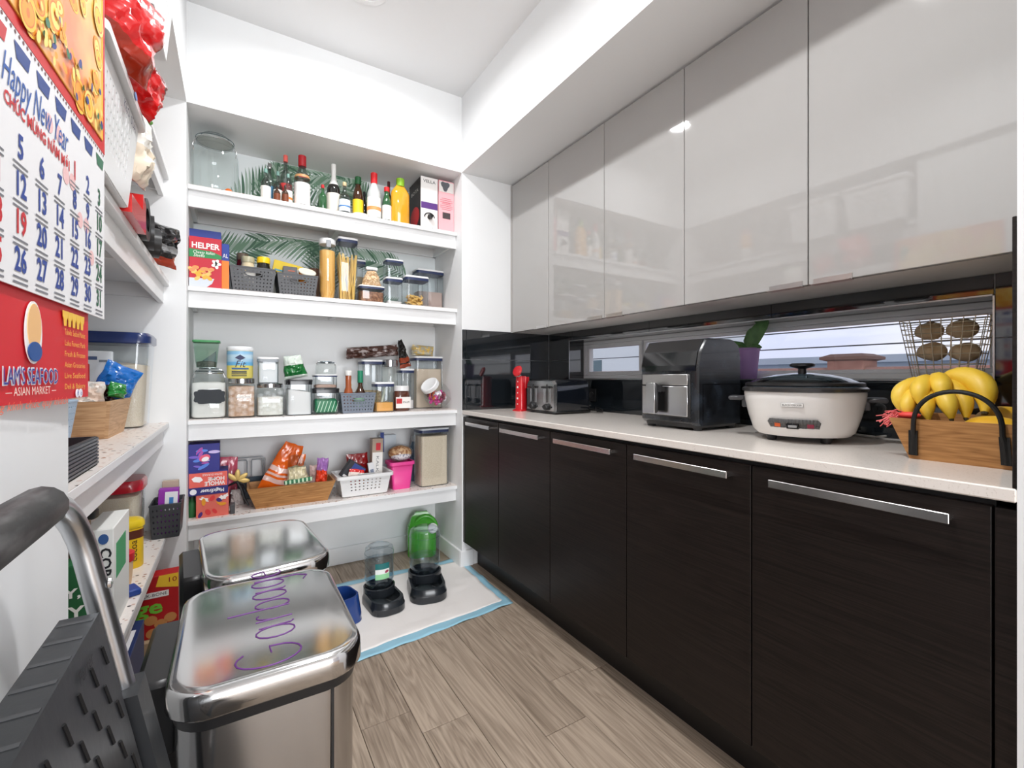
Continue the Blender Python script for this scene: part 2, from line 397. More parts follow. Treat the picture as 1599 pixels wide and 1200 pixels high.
tile_wall(WB, ((XF+.001, 1.164), (1.164, XR-.007)), rows, lambda p, q, r, t: bx(p, YB-.007, r, q, YB, t, b=.0008))
# window: reveal, metal edge, frame, sashes and panes
wn = T('window_1', 'long low slot window in the dark tiled wall above the counter', 'window'); wn['kind'] = 'structure'; del wn['category']
XG = XR+.115
rv = MB(); rv.box(XR-.006, WY0, WZ0-.001, XG, WY1, WZ0+.004); rv.box(XR-.006, WY0, WZ1-.004, XG, WY1, WZ1+.001); rv.box(XR-.006, WY0-.001, WZ0, XG, WY0+.004, WZ1); rv.box(XR-.006, WY1-.004, WZ0, XG, WY1+.001, WZ1)
O('window_reveal', rv, TILE, wn, smooth=False)
ed = MB()
for (a, b_, c, d) in ((WY0, WY1, WZ0, WZ0+.004), (WY0, WY1, WZ1-.004, WZ1), (WY0, WY0+.004, WZ0, WZ1), (WY1-.004, WY1, WZ0, WZ1)): ed.box(XR-.0095, a, c, XR-.006, b_, d)
O('metal_edge', ed, mat('edge_profile', (.5, .52, .54), .3, metal=.9), wn, smooth=False)
VIN = mat('vinyl_frame', (.76, .78, .80), .35)
def frame(y0, y1, z0, z1, w, x0, x1):
    m = MB(); m.box(x0, y0, z0, x1, y1, z0+w, b=.002); m.box(x0, y0, z1-w, x1, y1, z1, b=.002); m.box(x0, y0, z0+w, x1, y0+w, z1-w, b=.002); m.box(x0, y1-w, z0+w, x1, y1, z1-w, b=.002); return m
O('window_frame', frame(WY0+.004, WY1-.004, WZ0+.004, WZ1-.004, .02, XG-.01, XG+.05), VIN, wn)
YM = 1.73
O('sash', frame(YM, WY1-.024, WZ0+.024, WZ1-.024, .022, XG, XG+.035), VIN, wn)
O('sash', frame(WY0+.024, YM-.004, WZ0+.024, WZ1-.024, .014, XG+.008, XG+.035), VIN, wn)
O('pane', bx(XG+.018, YM+.02, WZ0+.044, XG+.022, WY1-.044, WZ1-.044), PANE, wn, smooth=False)
O('pane', bx(XG+.018, WY0+.036, WZ0+.036, XG+.022, YM-.016, WZ1-.036), PANE, wn, smooth=False)

# ================================================================== outside the window
ST('ground_outside', bx(2.3, -80, -3.2, 400, 300, -3.0), mat('blue_grey_ground', (.30, .36, .44), .9))  # one even blue-grey colour over all the ground outside
BRK = mat('red_brick_paint', (.23, .10, .075), .8, noise_=(7, (.34, .17, .13), .35, .65))
po = T('parapet_wall', 'low reddish brown garden wall with a capped post outside the window', 'wall', (5.0, 0, -3))
O('wall_run', bx(.06, -4, 0, .24, 9, 4.165), BRK, po, smooth=False); O('coping', bx(.03, -4, 4.165, .27, 9, 4.205, b=.008), mat('coping', (.30, .16, .13), .7), po, smooth=False)
yp = 2.06
O('post', bx(0, yp-.15, 0, .3, yp+.15, 4.27), BRK, po, smooth=False)
O('post_cap', MB().loft([[(.15+a*w, yp+b_*w, z) for a, b_ in ((-1, -1), (1, -1), (1, 1), (-1, 1))] for w, z in ((.15, 4.265), (.20, 4.28), (.20, 4.305), (.13, 4.335))]), mat('cap_brown', (.13, .065, .05), .8), po, smooth=False)
fr_ = T('neighbour_house', 'pale rendered house with a low grey roof beyond the garden wall', 'house', (16, 0, -3))
O('wall', bx(0, 14.5, 0, 8, 24, 6.8), mat('render_white', (.74, .76, .76), .8), fr_, smooth=False)
O('roof', MB().loft([[(-.3, 14.2, 6.8), (8.3, 14.2, 6.8), (8.3, 24.3, 6.8), (-.3, 24.3, 6.8)], [(3, 17, 8.2), (5, 17, 8.2), (5, 22, 8.2), (3, 22, 8.2)]]), mat('roof_grey', (.22, .24, .26), .8), fr_, smooth=False)
O('window', bx(-.04, 17.4, 3.4, .05, 18.5, 5.0), mat('far_window', (.10, .16, .18), .15), fr_, smooth=False)
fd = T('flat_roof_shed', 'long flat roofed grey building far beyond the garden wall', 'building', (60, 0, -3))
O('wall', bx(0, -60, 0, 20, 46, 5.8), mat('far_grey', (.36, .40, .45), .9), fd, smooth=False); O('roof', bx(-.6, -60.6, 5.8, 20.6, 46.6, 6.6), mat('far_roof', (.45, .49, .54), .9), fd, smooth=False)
for z in (1.313, 1.238):
    O('stretched_cable', MB().tube([(2.2, -.4, z), (2.2, 3.2, z)], .0028, 6), mat('cable_grey', (.10, .11, .13), .5), label='thin dark cable stretched along outside the window, '+('upper' if z > 1.3 else 'lower')+' of two', cat='cable')

# ================================================================== fitted cabinets
LY = (YB-.03, 2.003, 1.563, 1.123, .683, .243)
labs = ('under the red can press', 'under the toaster', 'between the toaster and the air fryer', 'under the air fryer', 'under the rice cooker')
ZD0, ZD1 = .145, .876
for i in range(5):
    y1, y0 = LY[i], LY[i+1]
    r = T('base_cabinet', 'dark brown veneer base cabinet with bar handle, '+labs[i], 'cabinet', (XF+.03, (y0+y1)/2, 0), group='dark base cabinets'); h = (y1-y0)/2
    O('carcass', bx(.0, -h, .15, .595, h, ZK-.026), mat('carcass_black', (.01, .009, .009), .6), r, smooth=False)
    d = O('door', bx(-.021, -h+.0018, ZD0, -.001, h-.0018, ZD1, b=.0012), DARKW, r, smooth=False)
    hb = MB(); l0, l1 = -h+.05, h-.06
    hb.box(-.052, l0, .836, -.046, l1, .855, b=.001); hb.box(-.048, l0+.002, .840, -.021, l0+.014, .850); hb.box(-.048, l1-.014, .840, -.021, l1-.002, .850)
    O('handle', hb, mat('handle_metal', (.74, .72, .71), .24, metal=1), d, smooth=False)
    O('toe_kick', bx(.068, -h, 0, .08, h, .145), mat('kick_black', (.008, .007, .007), .4), r, smooth=False)
ST('trim_1', MB().box(XF+.009, LY[0]+.002, ZD0, XF+.029, YB-.0005, ZD1).box(XF+.098, LY[0]+.002, 0, XF+.11, YB-.015, .145), DARKW)
ST('trim_2', MB().box(XF+.009, YEND, ZD0, XF+.029, LY[5]-.003, ZD1).box(XF+.098, YEND, 0, XF+.11, LY[5], .145), DARKW)
O('worktop', bx(XF, YEND, .890, XR-.0075, YB-.0075, ZK, b=.0025), COUNTER, label='long off-white speckled quartz worktop over the dark cabinets', cat='worktop', smooth=False)
O('splash_end_panel', bx(XF+.004, YEND+.0005, ZK, XR-.01, YEND+.0062, ZU-.006, b=.001), DARKW, label='narrow dark veneer upright panel closing the worktop beside the fruit crate', cat='panel', smooth=False)
UY = (YB-.02, 2.021, 1.581, 1.141, .701, .261)
ul = ('beside the white return wall', 'above the toaster', 'above the window left sash', 'above the air fryer and orchid', 'above the rice cooker and fruit')
ul = ('narrowest of the row, against the white return wall', 'above the toaster', 'between those above toaster and air fryer', 'above the air fryer', 'above the rice cooker and fruit crate')
for i in range(5):
    y1, y0 = UY[i], UY[i+1]
    r = T('wall_cabinet', 'glossy greige wall cabinet, '+ul[i], 'cabinet', (XU+.022, (y0+y1)/2, ZU), group='glossy wall cabinets'); h = (y1-y0)/2; H = ZS-ZU
    O('carcass', bx(.001, -h, 0, XR-XU-.024, h, H-.004), mat('carcass_grey', (.80, .80, .79), .35), r, smooth=False)
    d = O('door', bx(-.022, -h+.0016, -.004, -.0005, h-.0016, H-.012, b=.0012), GLOSS, r, smooth=False)
    side = -1 if i in (0, 1, 3) else 1
    hy = side*(h-.065)
    O('edge_pull', MB().box(-.040, hy-.05, -.0085, -.012, hy+.05, -.0065).box(-.024, hy-.05, -.0065, -.0222, hy+.05, .010), mat('pull_metal', (.55, .54, .53), .3, metal=1), d, smooth=False)
ST('trim_3', MB().box(XU+.001, UY[0]+.002, ZU-.004, XR-.001, YB-.001, ZS-.004), GLOSSE)
ST('trim_4', MB().box(XU+.004, YEND, ZU-.004, XR-.001, UY[5]-.003, ZS-.004), GLOSS)

# ================================================================== built-in shelves
def pantry_shelf(along, z, a0, a1, front, back, label):
    """along='x' for the back recess, 'y' for the side recess; front/back across"""
    r = T('pantry_shelf', label, 'shelf', ((a0+a1)/2, front, z) if along == 'x' else (front, (a0+a1)/2, z), group='built-in white shelves')
    sg = 1 if back > front else -1; D = abs(back-front); h = (a1-a0)/2
    def B(u0, v0, z0, u1, v1, z1, b=0):
        v0, v1 = v0*sg, v1*sg
        return (u0, v0, z0, u1, v1, z1) if along == 'x' else (v0, u0, z0, v1, u1, z1)
    O('board', MB().box(*B(-h, 0, -.021, h, D, -.0012), b=.0015), SHELFW, r, smooth=False)
    O('apron', MB().box(*B(-h, .019, -.094, h, .037, -.021), b=.001), SHELFW, r, smooth=False)
    for s in (-1, 1): O('cleat', MB().box(*B(s*h, .037, -.075, s*(h-.018), D, -.021)), SHELFW, r, smooth=False)
    O('rear_cleat', MB().box(*B(-h, D-.018, -.075, h, D, -.021)), SHELFW, r, smooth=False)
    O('bracket', MB().box(*B(-.012, .037, -.075, .012, D-.018, -.021)), SHELFW, r, smooth=False)
    O('liner', MB().box(*B(-h, .0005, -.0012, h, D, 0)), TERR, r, smooth=False)
    return r
sl = ('liquor bottles', 'pasta containers', 'flour jars and canisters', 'wooden crate and pink bucket')
for z, s in zip(SH, sl): pantry_shelf('x', z, XL+.0005, XF-.0005, YB+.062, YBACK-.0005, 'white built-in shelf in the back recess carrying the '+s)
sl = ('two slotted white baskets in the side recess', 'crisp bags and black tape rings in the side recess', 'navy lidded rice bin in the side recess', 'red lidded rice bin in the side recess')
for z, s in zip(SH, sl): pantry_shelf('y', z, YNEAR+.001, YB-.0005, -.235, XBACK+.0005, 'white built-in shelf carrying the '+s)

# palm leaf wallpaper behind the two upper shelves: paper plus printed fronds
def palm(z0, z1, seed):
    rnd = random.Random(seed); g = [MB(), MB(), MB()]
    y = YBACK-.0012
    x0, x1 = XL+.012, XF-.012
    def leaf(px, pz, ang, L, wd, k):
        n = 5; pts = []
        for s in (1, -1):
            rg = range(n+1) if s == 1 else range(n, -1, -1)
            for i in rg:
                t = i/n; w = wd*sin(pi*min(1, .12+t*.88))**.8*s; cv = .12*L*t*t
                pts.append((px+cos(ang)*L*t-sin(ang)*(w+cv), pz+sin(ang)*L*t+cos(ang)*(w+cv)))
        pts = [(min(max(p[0], x0), x1), min(max(p[1], z0), z1)) for p in pts]
        if max(p[0] for p in pts)-min(p[0] for p in pts) > .004 and max(p[1] for p in pts)-min(p[1] for p in pts) > .004:
            yy = y-rnd.random()*.0006; g[k].poly([(p[0], yy, p[1]) for p in pts])
    for fr in range(10):
        bxp, bz = rnd.uniform(x0-.1, x1+.1), rnd.uniform(z0-.12, z1+.05); an = rnd.uniform(-.3, pi+.3); Ls = rnd.uniform(.26, .42)
        for i in range(17):
            t = (i+1)/18; cxp, cz = bxp+cos(an)*Ls*t, bz+sin(an)*Ls*t; an += .012
            l = .20*(1-.6*t)*min(1, .4+t*2.2)
            for s in (1, -1): leaf(cxp, cz, an+s*(.95-.45*t), l, .0070, rnd.randrange(3))
    return g
for k, (z0, z1) in enumerate(((SH[1]+.002, SH[0]-.08), (SH[0]+.002, ZS-.002))):
    pp = O('wallpaper', bx(XL+.001, YBACK-.001, z0, XF-.001, YBACK, z1), mat('paper_pale', (.84, .89, .90), .6), WB, smooth=False)
    for q, c in zip(palm(z0, z1, 5+k), ((.06, .15, .09), (.16, .29, .19), (.36, .47, .39))): 
        o = O('printed_leaves', q, mat('leaf_print_%d' % int(c[0]*1000), c, .6), pp, smooth=False); o['kind'] = 'stuff'

# ================================================================== builders for pantry goods
def hexink(c, rough=.4): return ink(*c, rough)
RED, ORG, YEL, GRN, BLU = (205, 30, 32), (243, 120, 28), (250, 205, 40), (30, 120, 62), (30, 62, 150)
def fit(px0, px1, ptop, Y, z):
    """size of a thing whose front stands at depth Y on a surface at height z: centre x, width, height"""
    a, b = XA(px0, Y), XA(px1, Y); x = (a+b)/2
    return x, b-a, ZA(ptop, x, Y)-z

def pop_box(label, x, y, z, w, d, h, fill=None, frac=.6, rz=0, lid=WHITEP, band=NAVY, name='storage_container', cat='container', tint=CLEAR, group='clear lidded storage containers', slope=0):
    r = T(name, label, cat, (x, y, z), rz, group)
    lh = min(.026, h*.18); q = min(w, d)*.16
    bo = O('body', MB().rr([(w*.93, d*.93, 0), (w*.96, d*.96, .004), (w*.96, d*.96, h-lh)], q, 4, cap1=False), tint, r)
    eg = MB()
    for sx in (-1, 1):
        for sy in (-1, 1): eg.tube([(sx*(w*.48-q*.29), sy*(d*.48-q*.29), zz) for zz in (.004, h-lh)], .0016, 5)
    eg.tube(MB().rr([(w*.94, d*.94, .003)], q, 4, cap0=False, cap1=False).v, .0016, 5, closed=True)
    O('moulded_edge', eg, EDGE, bo)
    l = O('lid', MB().rr([(w*.97, d*.97, h-lh*.42), (w, d, h-lh*.38), (w, d, h-.003), (w*.97, d*.97, h)], q, 4), lid, r)
    if band: O('gasket', MB().rr([(w*.985, d*.985, h-lh), (w*.985, d*.985, h-lh*.42)], q, 4), band, l)
    if fill:
        fh = (h-lh)*frac; wi, di = w*.90, d*.90; m = MB()
        def top(p): return fh*(1+slope*p[0]/w)+.004*noise.noise(Vector((p[0]*90, p[1]*90, 3)))
        ring0 = MB().rr([(wi, di, .004)], q, 4, cap0=False, cap1=False).v
        m.loft([ring0, [(p[0], p[1], top(p)) for p in ring0], [(p[0]*.5, p[1]*.5, top((p[0]*.5, p[1]*.5))+.003) for p in ring0]])
        O('contents', m, fill, r)
    return r

def jar(label, x, y, z, rad, h, fill=None, frac=.7, square=False, lid='steel', name='glass_jar', cat='jar', group=None, tint=GLASS, capm=None):
    r = T(name, label, cat, (x, y, z), 0, group); lh = h*.14
    if lid == 'bail':
        prof = [(rad*.86, 0), (rad*.98, h*.05), (rad, h*.12), (rad, h*.66), (rad*.92, h*.76), (rad*.74, h*.83), (rad*.74, h*.90)]
        if square: O('body', MB().rr([(2*a, 2*a, b) for a, b in prof], rad*.5, 6, cap1=False), tint, r)
        else: O('body', MB().lathe(prof, 32, cap1=False), tint, r)
        l = O('lid', MB().lathe([(rad*.74, h*.905), (rad*.80, h*.91), (rad*.80, h*.935), (rad*.70, h*.95), (rad*.55, h), (rad*.5, h*.995), (rad*.45, h*.965)], 32), tint, r)
        for rr_, zz in ((rad*.75, h*.90), (rad*.80, h*.925), (rad*.56, h*.985)): O('rim_edge', MB().tube([(rr_*cos(a), rr_*sin(a), zz) for a in [2*pi*i/32 for i in range(32)]], .0022, 6, closed=True), EDGE, l)
        wb_ = MB(); wb_.tube([(rad*.80*cos(a), rad*.80*sin(a), h*.885) for a in [2*pi*i/32 for i in range(32)]], .0016, 6, closed=True)
        for s in (-1, 1): wb_.tube([(s*rad*.80, -.01, h*.885), (s*rad*.90, -.012, h*.80), (s*rad*.86, 0, h*.72), (s*rad*.9, .012, h*.84), (s*rad*.72, .0, h*.955)], .0016, 6)
        wb_.tube([(-rad*.72, 0, h*.955), (-rad*.3, 0, h*1.0), (rad*.3, 0, h*1.0), (rad*.72, 0, h*.955)], .0016, 6)
        O('wire_bail', wb_, CHROME, r); O('rubber_seal', MB().lathe([(rad*.79, h*.898), (rad*.79, h*.907)], 32), mat('seal_grey', (.45, .47, .45), .6), l)
        top = h*.70
    else:
        pr = [(rad*.94, 0), (rad, h*.03), (rad, h*.80), (rad*.9, h-lh)]
        if square: O('body', MB().rr([(2*a, 2*a, b) for a, b in pr], rad*.32, 5, cap1=False), tint, r)
        else: O('body', MB().lathe(pr, 28, cap1=False), tint, r)
        O('lid', MB().lathe([(rad*.92, h-lh), (rad*.96, h-lh+.002), (rad*.96, h-.003), (rad*.9, h)], 28), capm or STEEL, r); top = h*.80
    if fill:
        k = .93; t = top*frac
        if square: m = MB().rr([(2*rad*k*.93, 2*rad*k*.93, .005), (2*rad*k, 2*rad*k, h*.05), (2*rad*k, 2*rad*k, t), (rad*k, rad*k, t+.006)], rad*.36, 5)
        else: m = MB().lathe([(rad*k*.9, .004), (rad*k, h*.05), (rad*k, t), (rad*k*.5, t+.005)], 28)
        O('contents', m, fill, r)
    return r

def bottle(label, x, y, z, rad, h, glass, cap, sh=.55, neck=.30, caph=.12, lab=None, lab2=None, liquid=None, name='bottle', cat='bottle', group='bottles on the top shelf', sx=1, sy=1, foil=None):
    r = T(name, label, cat, (x, y, z), 0, group); nk = rad*neck
    O('body', MB().lathe([(rad*.9, 0), (rad, h*.02), (rad, h*sh), (rad*.93, h*(sh+.05)), (nk*1.35, h*(sh+.18)), (nk, h*(sh+.24)), (nk, h*(1-caph*.5))], 22, sx=sx, sy=sy), glass, r)
    O('cap', MB().lathe([(nk*1.18, h*(1-caph)), (nk*1.2, h*(1-caph)+.001), (nk*1.2, h-.002), (nk*1.05, h)], 16), cap, r)
    if foil: O('foil', MB().lathe([(rad*.75, h*(sh+.10)), (nk*1.45, h*(sh+.19)), (nk*1.15, h*(sh+.26)), (nk*1.15, h*(1-caph)+.001)], 18, cap0=False, cap1=False), foil, r)
    if liquid: O('liquid', MB().lathe([(rad*.82, .004), (rad*.93, h*.03), (rad*.93, h*sh*.92), (rad*.5, h*sh*.93)], 20, sx=sx, sy=sy), liquid, r)
    if lab: 
        l = O('paper_label', MB().lathe([(rad*1.012, h*.07), (rad*1.012, h*sh*.86)], 22, sx=sx, sy=sy, cap0=False, cap1=False), lab, r)
        if lab2: O('label_band', MB().lathe([(rad*1.022, h*.20), (rad*1.022, h*sh*.50)], 22, sx=sx, sy=sy, cap0=False, cap1=False), lab2, l)
    return r

def carton(label, x, y, z, w, d, h, base, rz=0, name='carton', cat='box', group=None, rot=None, side=None):
    """printed cardboard box: origin at the middle of the front foot edge, front faces -y"""
    r = T(name, label, cat, (x, y, z), rz, group, rot)
    m = MB().box(-w/2, 0, 0, w/2, d, h, b=.0012)
    O('box', m, base, r, smooth=False)
    O('top_flap', MB().box(-w/2+.002, .001, h-.0002, w/2-.002, d*.5, h+.0008), base, r, smooth=False)
    if side: O('side_panel', MB().box(-w/2-.0006, .002, .002, -w/2, d-.002, h-.002), side, r, smooth=False)
    return r
FR = dict(ux=(1, 0, 0), uy=(0, 0, 1))

def bag_mesh(w, h, t, seed, top=1.0, nu=18, nv=22, crimp=.08, mats=1, bands=None, wr=1.0):
    m = MB(); rn = random.Random(seed); ox = rn.random()*50
    def P(u, v, s):
        x = (u-.5)*w*(1-(1-top)*v); e = max(0, 1-abs(2*u-1)**2.6); g = max(0, min(1, (v)/(crimp+.16)))*max(0, min(1, (1-v)/(crimp+.22)))
        g = g**.6; th = t*.5*e**.55*g
        q = Vector((u*5+ox, v*6, s*1.7)); n = noise.noise(q)+.6*noise.noise(q*2.3)+.3*noise.noise(q*5)
        y = s*(th+.0008)+n*t*.16*wr*(.3+g)*(1 if e > 0 else .3)
        x += noise.noise(Vector((v*4+ox, 1.5, u)))*w*.035*wr
        return (x, y, h*v+noise.noise(Vector((u*3+ox, 7.7, v)))*h*.02*wr)
    n0 = 0
    for s in (-1, 1):
        n = len(m.v)
        for j in range(nv+1):
            for i in range(nu+1): m.v.append(P(i/nu, j/nv, s))
        for j in range(nv):
            vv = (j+.5)/nv
            for i in range(nu):
                m.mi = 0
                if bands:
                    for (b0, b1, k) in bands:
                        if b0 <= vv < b1: m.mi = k
                a = n+j*(nu+1)+i; m.face([a, a+1, a+nu+2, a+nu+1])
    N = (nu+1)*(nv+1)
    for j in range(nv):
        for i in (0, nu): a = j*(nu+1)+i; m.face([a, a+nu+1, a+nu+1+N, a+N])
    for i in range(nu):
        for j in (0, nv): a = j*(nu+1)+i; m.face([a, a+1, a+1+N, a+N])
    return m
def bag(label, x, y, z, w, h, t, mats, seed, rot=(0, 0, 0), top=1.0, bands=None, name='snack_bag', cat='bag', group=None, wr=1.0, crimp=.08):
    mats = mats if isinstance(mats, (list, tuple)) else [mats]
    return O(name, bag_mesh(w, h, t, seed, top, bands=bands, wr=wr, crimp=crimp), mats, None, (x, y, z), rot, label, cat, group)
def film(c, rough=.22): return mat('film_%d_%d_%d' % c, tuple(((v/255+.055)/1.055)**2.4 for v in c), rough, coat=.5)

def weave_basket(label, x, y, z, w, d, h, m, rz=0, name='woven_basket', group='woven plastic baskets', nu=11, nv=6, handle=True):
    r = T(name, label, 'basket', (x, y, z), rz, group)
    a, b = .86, .84; W0, D0 = w*a/2, d*b/2; W1, D1 = w/2, d/2
    c0 = [(-W0, -D0, .003), (W0, -D0, .003), (W0, D0, .003), (-W0, D0, .003)]; c1 = [(-W1, -D1, h), (W1, -D1, h), (W1, D1, h), (-W1, D1, h)]
    for k in range(4):
        n = nu if k % 2 == 0 else max(5, int(nu*d/w))
        sk = (lambda u, v: handle and abs(u-.5) < .19 and .66 < v < .9) if k % 2 == 0 else None
        O('side', MB().perf(c0[k], c0[(k+1) % 4], c1[(k+1) % 4], c1[k], n, nv, 'diamond', .44, sk, .03, .06), m, r, smooth=False, solid=.003)
    O('bottom', MB().rr([(2*W0, 2*D0, 0), (2*W0, 2*D0, .004)], .006, 2), m, r)
    rim = MB(); rim.tube([(p[0], p[1], p[2]) for p in c1], .004, 6, closed=True); O('rim', rim, m, r)
    if handle:
        for s in (-1, 1):
            yy = s*(D0+(D1-D0)*.76); O('handle_edge', MB().tube([(W1*.38*cos(t), yy, h*.77+h*.11*sin(t)) for t in [2*pi*i/16 for i in range(16)]], .003, 6, closed=True), m, r)
    return r

def crate(label, x, y, z, w, d, h, m, rz=0, handle=None, flare=.12):
    """wooden crate with boards that lean outwards; long boards face -y and +y"""
    r = T('wooden_crate', label, 'crate', (x, y, z), rz)
    t = .009; W0, D0, W1, D1 = w/2-flare*h*1.9, d/2-flare*h*.6, w/2, d/2
    def slab(p0, p1, q1, q0, off):
        o = Vector(off); return MB().loft([[p0, p1, q1, q0], [tuple(Vector(p)+o) for p in (p0, p1, q1, q0)]])
    for s in (-1, 1):
        O('side_board', slab((-W0, s*D0, 0), (W0, s*D0, 0), (W1, s*D1, h), (-W1, s*D1, h), (0, -s*t, 0)), m, r, smooth=False)
        O('end_board', slab((s*W0, -D0+t, 0), (s*W0, D0-t, 0), (s*W1, D1-t, h), (s*W1, -D1+t, h), (-s*t, 0, 0)), m, r, smooth=False)
    O('floor_board', bx(-W0+t, -D0+t, .001, W0-t, D0-t, .008), m, r, smooth=False)
    if handle:
        for s in ((-1,) if handle == 'one' else (-1, 1)):
            hw = w*.30; yo = s*(D1+.004); n = 22
            def hp(i):
                a = pi*i/n; return (-hw*cos(a), yo+s*.002, h*.75+h*.95*max(0, sin(a))**.75)
            pts = [(-hw*1.06, s*(D0+(D1-D0)*.12)+s*.004, h*.12), (-hw*1.02, s*(D0+(D1-D0)*.6)+s*.004, h*.6)]+[hp(i) for i in range(n+1)]+[(hw*1.02, s*(D0+(D1-D0)*.6)+s*.004, h*.6), (hw*1.06, s*(D0+(D1-D0)*.12)+s*.004, h*.12)]
            hd = O('handle', MB().tube(pts, .0048, 8), BLACKM, r)
            for e in (-1, 1):
                O('handle_plate', slab((e*hw*1.05-.008, s*(D0+.1*(D1-D0))+s*.001, h*.1), (e*hw*1.05+.008, s*(D0+.1*(D1-D0))+s*.001, h*.1), (e*hw*1.02+.008, s*(D0+.72*(D1-D0))+s*.001, h*.72), (e*hw*1.02-.008, s*(D0+.72*(D1-D0))+s*.001, h*.72), (0, s*.006, 0)), BLACKM, hd, smooth=False)
    return r

def hole_basket(label, x, y, z, w, d, h, rz=0, hole='round', nu=8, nv=4, group='white slotted plastic baskets', parent_name='plastic_basket'):
    r = T(parent_name, label, 'basket', (x, y, z), rz, group)
    W0, D0, W1, D1 = w*.86/2, d*.84/2, w/2, d/2
    c0 = [(-W0, -D0, .003), (W0, -D0, .003), (W0, D0, .003), (-W0, D0, .003)]; c1 = [(-W1, -D1, h), (W1, -D1, h), (W1, D1, h), (-W1, D1, h)]
    for k in range(4):
        n = nu if k % 2 == 0 else max(4, int(nu*d/w))
        O('side', MB().perf(c0[k], c0[(k+1) % 4], c1[(k+1) % 4], c1[k], n, nv, hole, .42, None, .16, .2), WHITEP, r, smooth=False, solid=.003)
    O('bottom', MB().rr([(2*W0, 2*D0, 0), (2*W0, 2*D0, .004)], .01, 3), WHITEP, r)
    ring = MB(); e = .014
    ring.loft([MB().rr([(w+a, d+a, zz)], .02, 4, cap0=False, cap1=False).v for a, zz in ((0, h-.016), (2*e, h-.016), (2*e, h), (0, h))], False, False)
    O('rim', ring, WHITEP, r, solid=.002)
    for s in (-1, 1): O('foot_rail', bx(-W0, s*D0*.55-.006, -.004, W0, s*D0*.55+.006, .001), WHITEP, r, smooth=False)
    return r
def strokes(parent, m, pts2, o, ux, uy, size, r=.0009, name='handwriting'):
    o, ux, uy = Vector(o), Vector(ux), Vector(uy); mb = MB()
    for st in pts2: mb.tube([o+ux*(p[0]*size)+uy*(p[1]*size) for p in st], r, 5)
    return O(name, mb, m, parent)
def arc(cx, cy, rx, ry, a0, a1, n=14): return [(cx+rx*cos(radians(a0+(a1-a0)*i/n)), cy+ry*sin(radians(a0+(a1-a0)*i/n))) for i in range(n+1)]
def grains(w, d, h, n, size, seed, lo=0):
    """loose pieces heaped in a container"""
    rn = random.Random(seed); m = MB()
    for i in range(n):
        m2 = MB().box(-size, -size*.5, -size*.35, size, size*.5, size*.35, b=size*.3)
        m2.xf(Matrix.Translation((rn.uniform(-.5, .5)*w, rn.uniform(-.5, .5)*d, lo+rn.random()*h)) @ Matrix.Rotation(rn.uniform(0, 6.3), 4, 'Z') @ Matrix.Rotation(rn.uniform(-1, 1), 4, 'X') @ Matrix.Rotation(rn.uniform(-1, 1), 4, 'Y'))
        k = len(m.v); m.v += m2.v
        for f in m2.f: m.face([k+q for q in f])
    return m

# ================================================================== back recess, top shelf: jar, bottles, boxes
Z1 = SH[0]
def gl(name, c, rough=.02): return clear(name, c, rough, 1.5)
G_GRN = mat('green_bottle_glass', (.02, .09, .03), .04, coat=.5); G_DRK = mat('dark_bottle_glass', (.012, .012, .010), .04, coat=.5); G_BRN = mat('brown_bottle_glass', (.05, .018, .006), .04, coat=.5)
x, w, h = fit(300, 370, 211, 2.60, Z1)
j = jar('large empty clip-top glass jar on the top shelf by the bottles', x, 2.62, Z1, .098, h, None, lid='bail', name='clip_top_jar')
O('orange_token', MB().ell((.055, -.02, .03), .018, .012, .022), ink(240, 110, 20), j)
def bt(px, top, wpx, Y, **k):
    x = XA(px, Y); return dict(x=x, y=Y, z=Z1, rad=max(.011, wpx/2/F*(S_*x+C_*Y)), h=ZA(top, x, Y)-Z1, **k)
BGLASS = clear('bottle_glass', (.56, .59, .57), .02, 1.7); PAP, TEAL = ink(238, 234, 226), ink(120, 160, 150)
bottle('small clear bottle with dull teal cap and white label, nearest the glass jar', **bt(415, 264, 14, 2.56, glass=BGLASS, cap=TEAL, lab=PAP))
bottle('tall clear bottle with a silver cap standing behind the teal capped one', **bt(421, 256, 15, 2.63, glass=BGLASS, cap=STEEL, lab=ink(60, 110, 140)))
bottle('teal capped bottle with dark contents behind two miniature bottles', **bt(434, 268, 13, 2.60, glass=BGLASS, cap=TEAL, lab=PAP, liquid=G_BRN))
for px, lb in ((432.5, 'miniature dark liqueur bottle at the shelf edge before the dark contents bottle'), (445.5, 'miniature dark liqueur bottle at the shelf edge before the pink capped bottle')): bottle(lb, **bt(px, 290, 9.5, 2.51, glass=G_BRN, cap=BLACKP, lab=ink(120, 60, 30), group='miniature liqueur bottles'))
bottle('clear bottle with pink cap and red label behind the miniatures', **bt(446, 243, 18, 2.64, glass=BGLASS, cap=ink(235, 105, 95), lab=ink(200, 60, 60), lab2=ink(240, 200, 180)))
bottle('teal capped bottle with orange and white label', **bt(450, 272, 12, 2.56, glass=BGLASS, cap=TEAL, lab=PAP, lab2=ink(225, 120, 40)))
b_ = bottle('clear vodka bottle with red cap and white shield label', **bt(472, 244, 23, 2.57, glass=BGLASS, cap=ink(170, 12, 26), lab=ink(235, 232, 228), caph=.2, neck=.42))
q_ = bt(472, 244, 23, 2.57); vr, vh = q_['rad'], q_['h']
txt('SMIRNOFF', .011, ink(170, 20, 30), b_, (0, -vr*1.02, vh*.56), width=vr*1.1); O('neck_band', MB().lathe([(vr*.985, vh*.575), (vr*.90, vh*.625)], 22, cap0=False, cap1=False), ink(190, 140, 90), b_)
bottle('small green bottle with red cap beside the sparkling wine', **bt(504, 289, 13, 2.56, glass=G_GRN, cap=ink(190, 20, 30), lab=None))
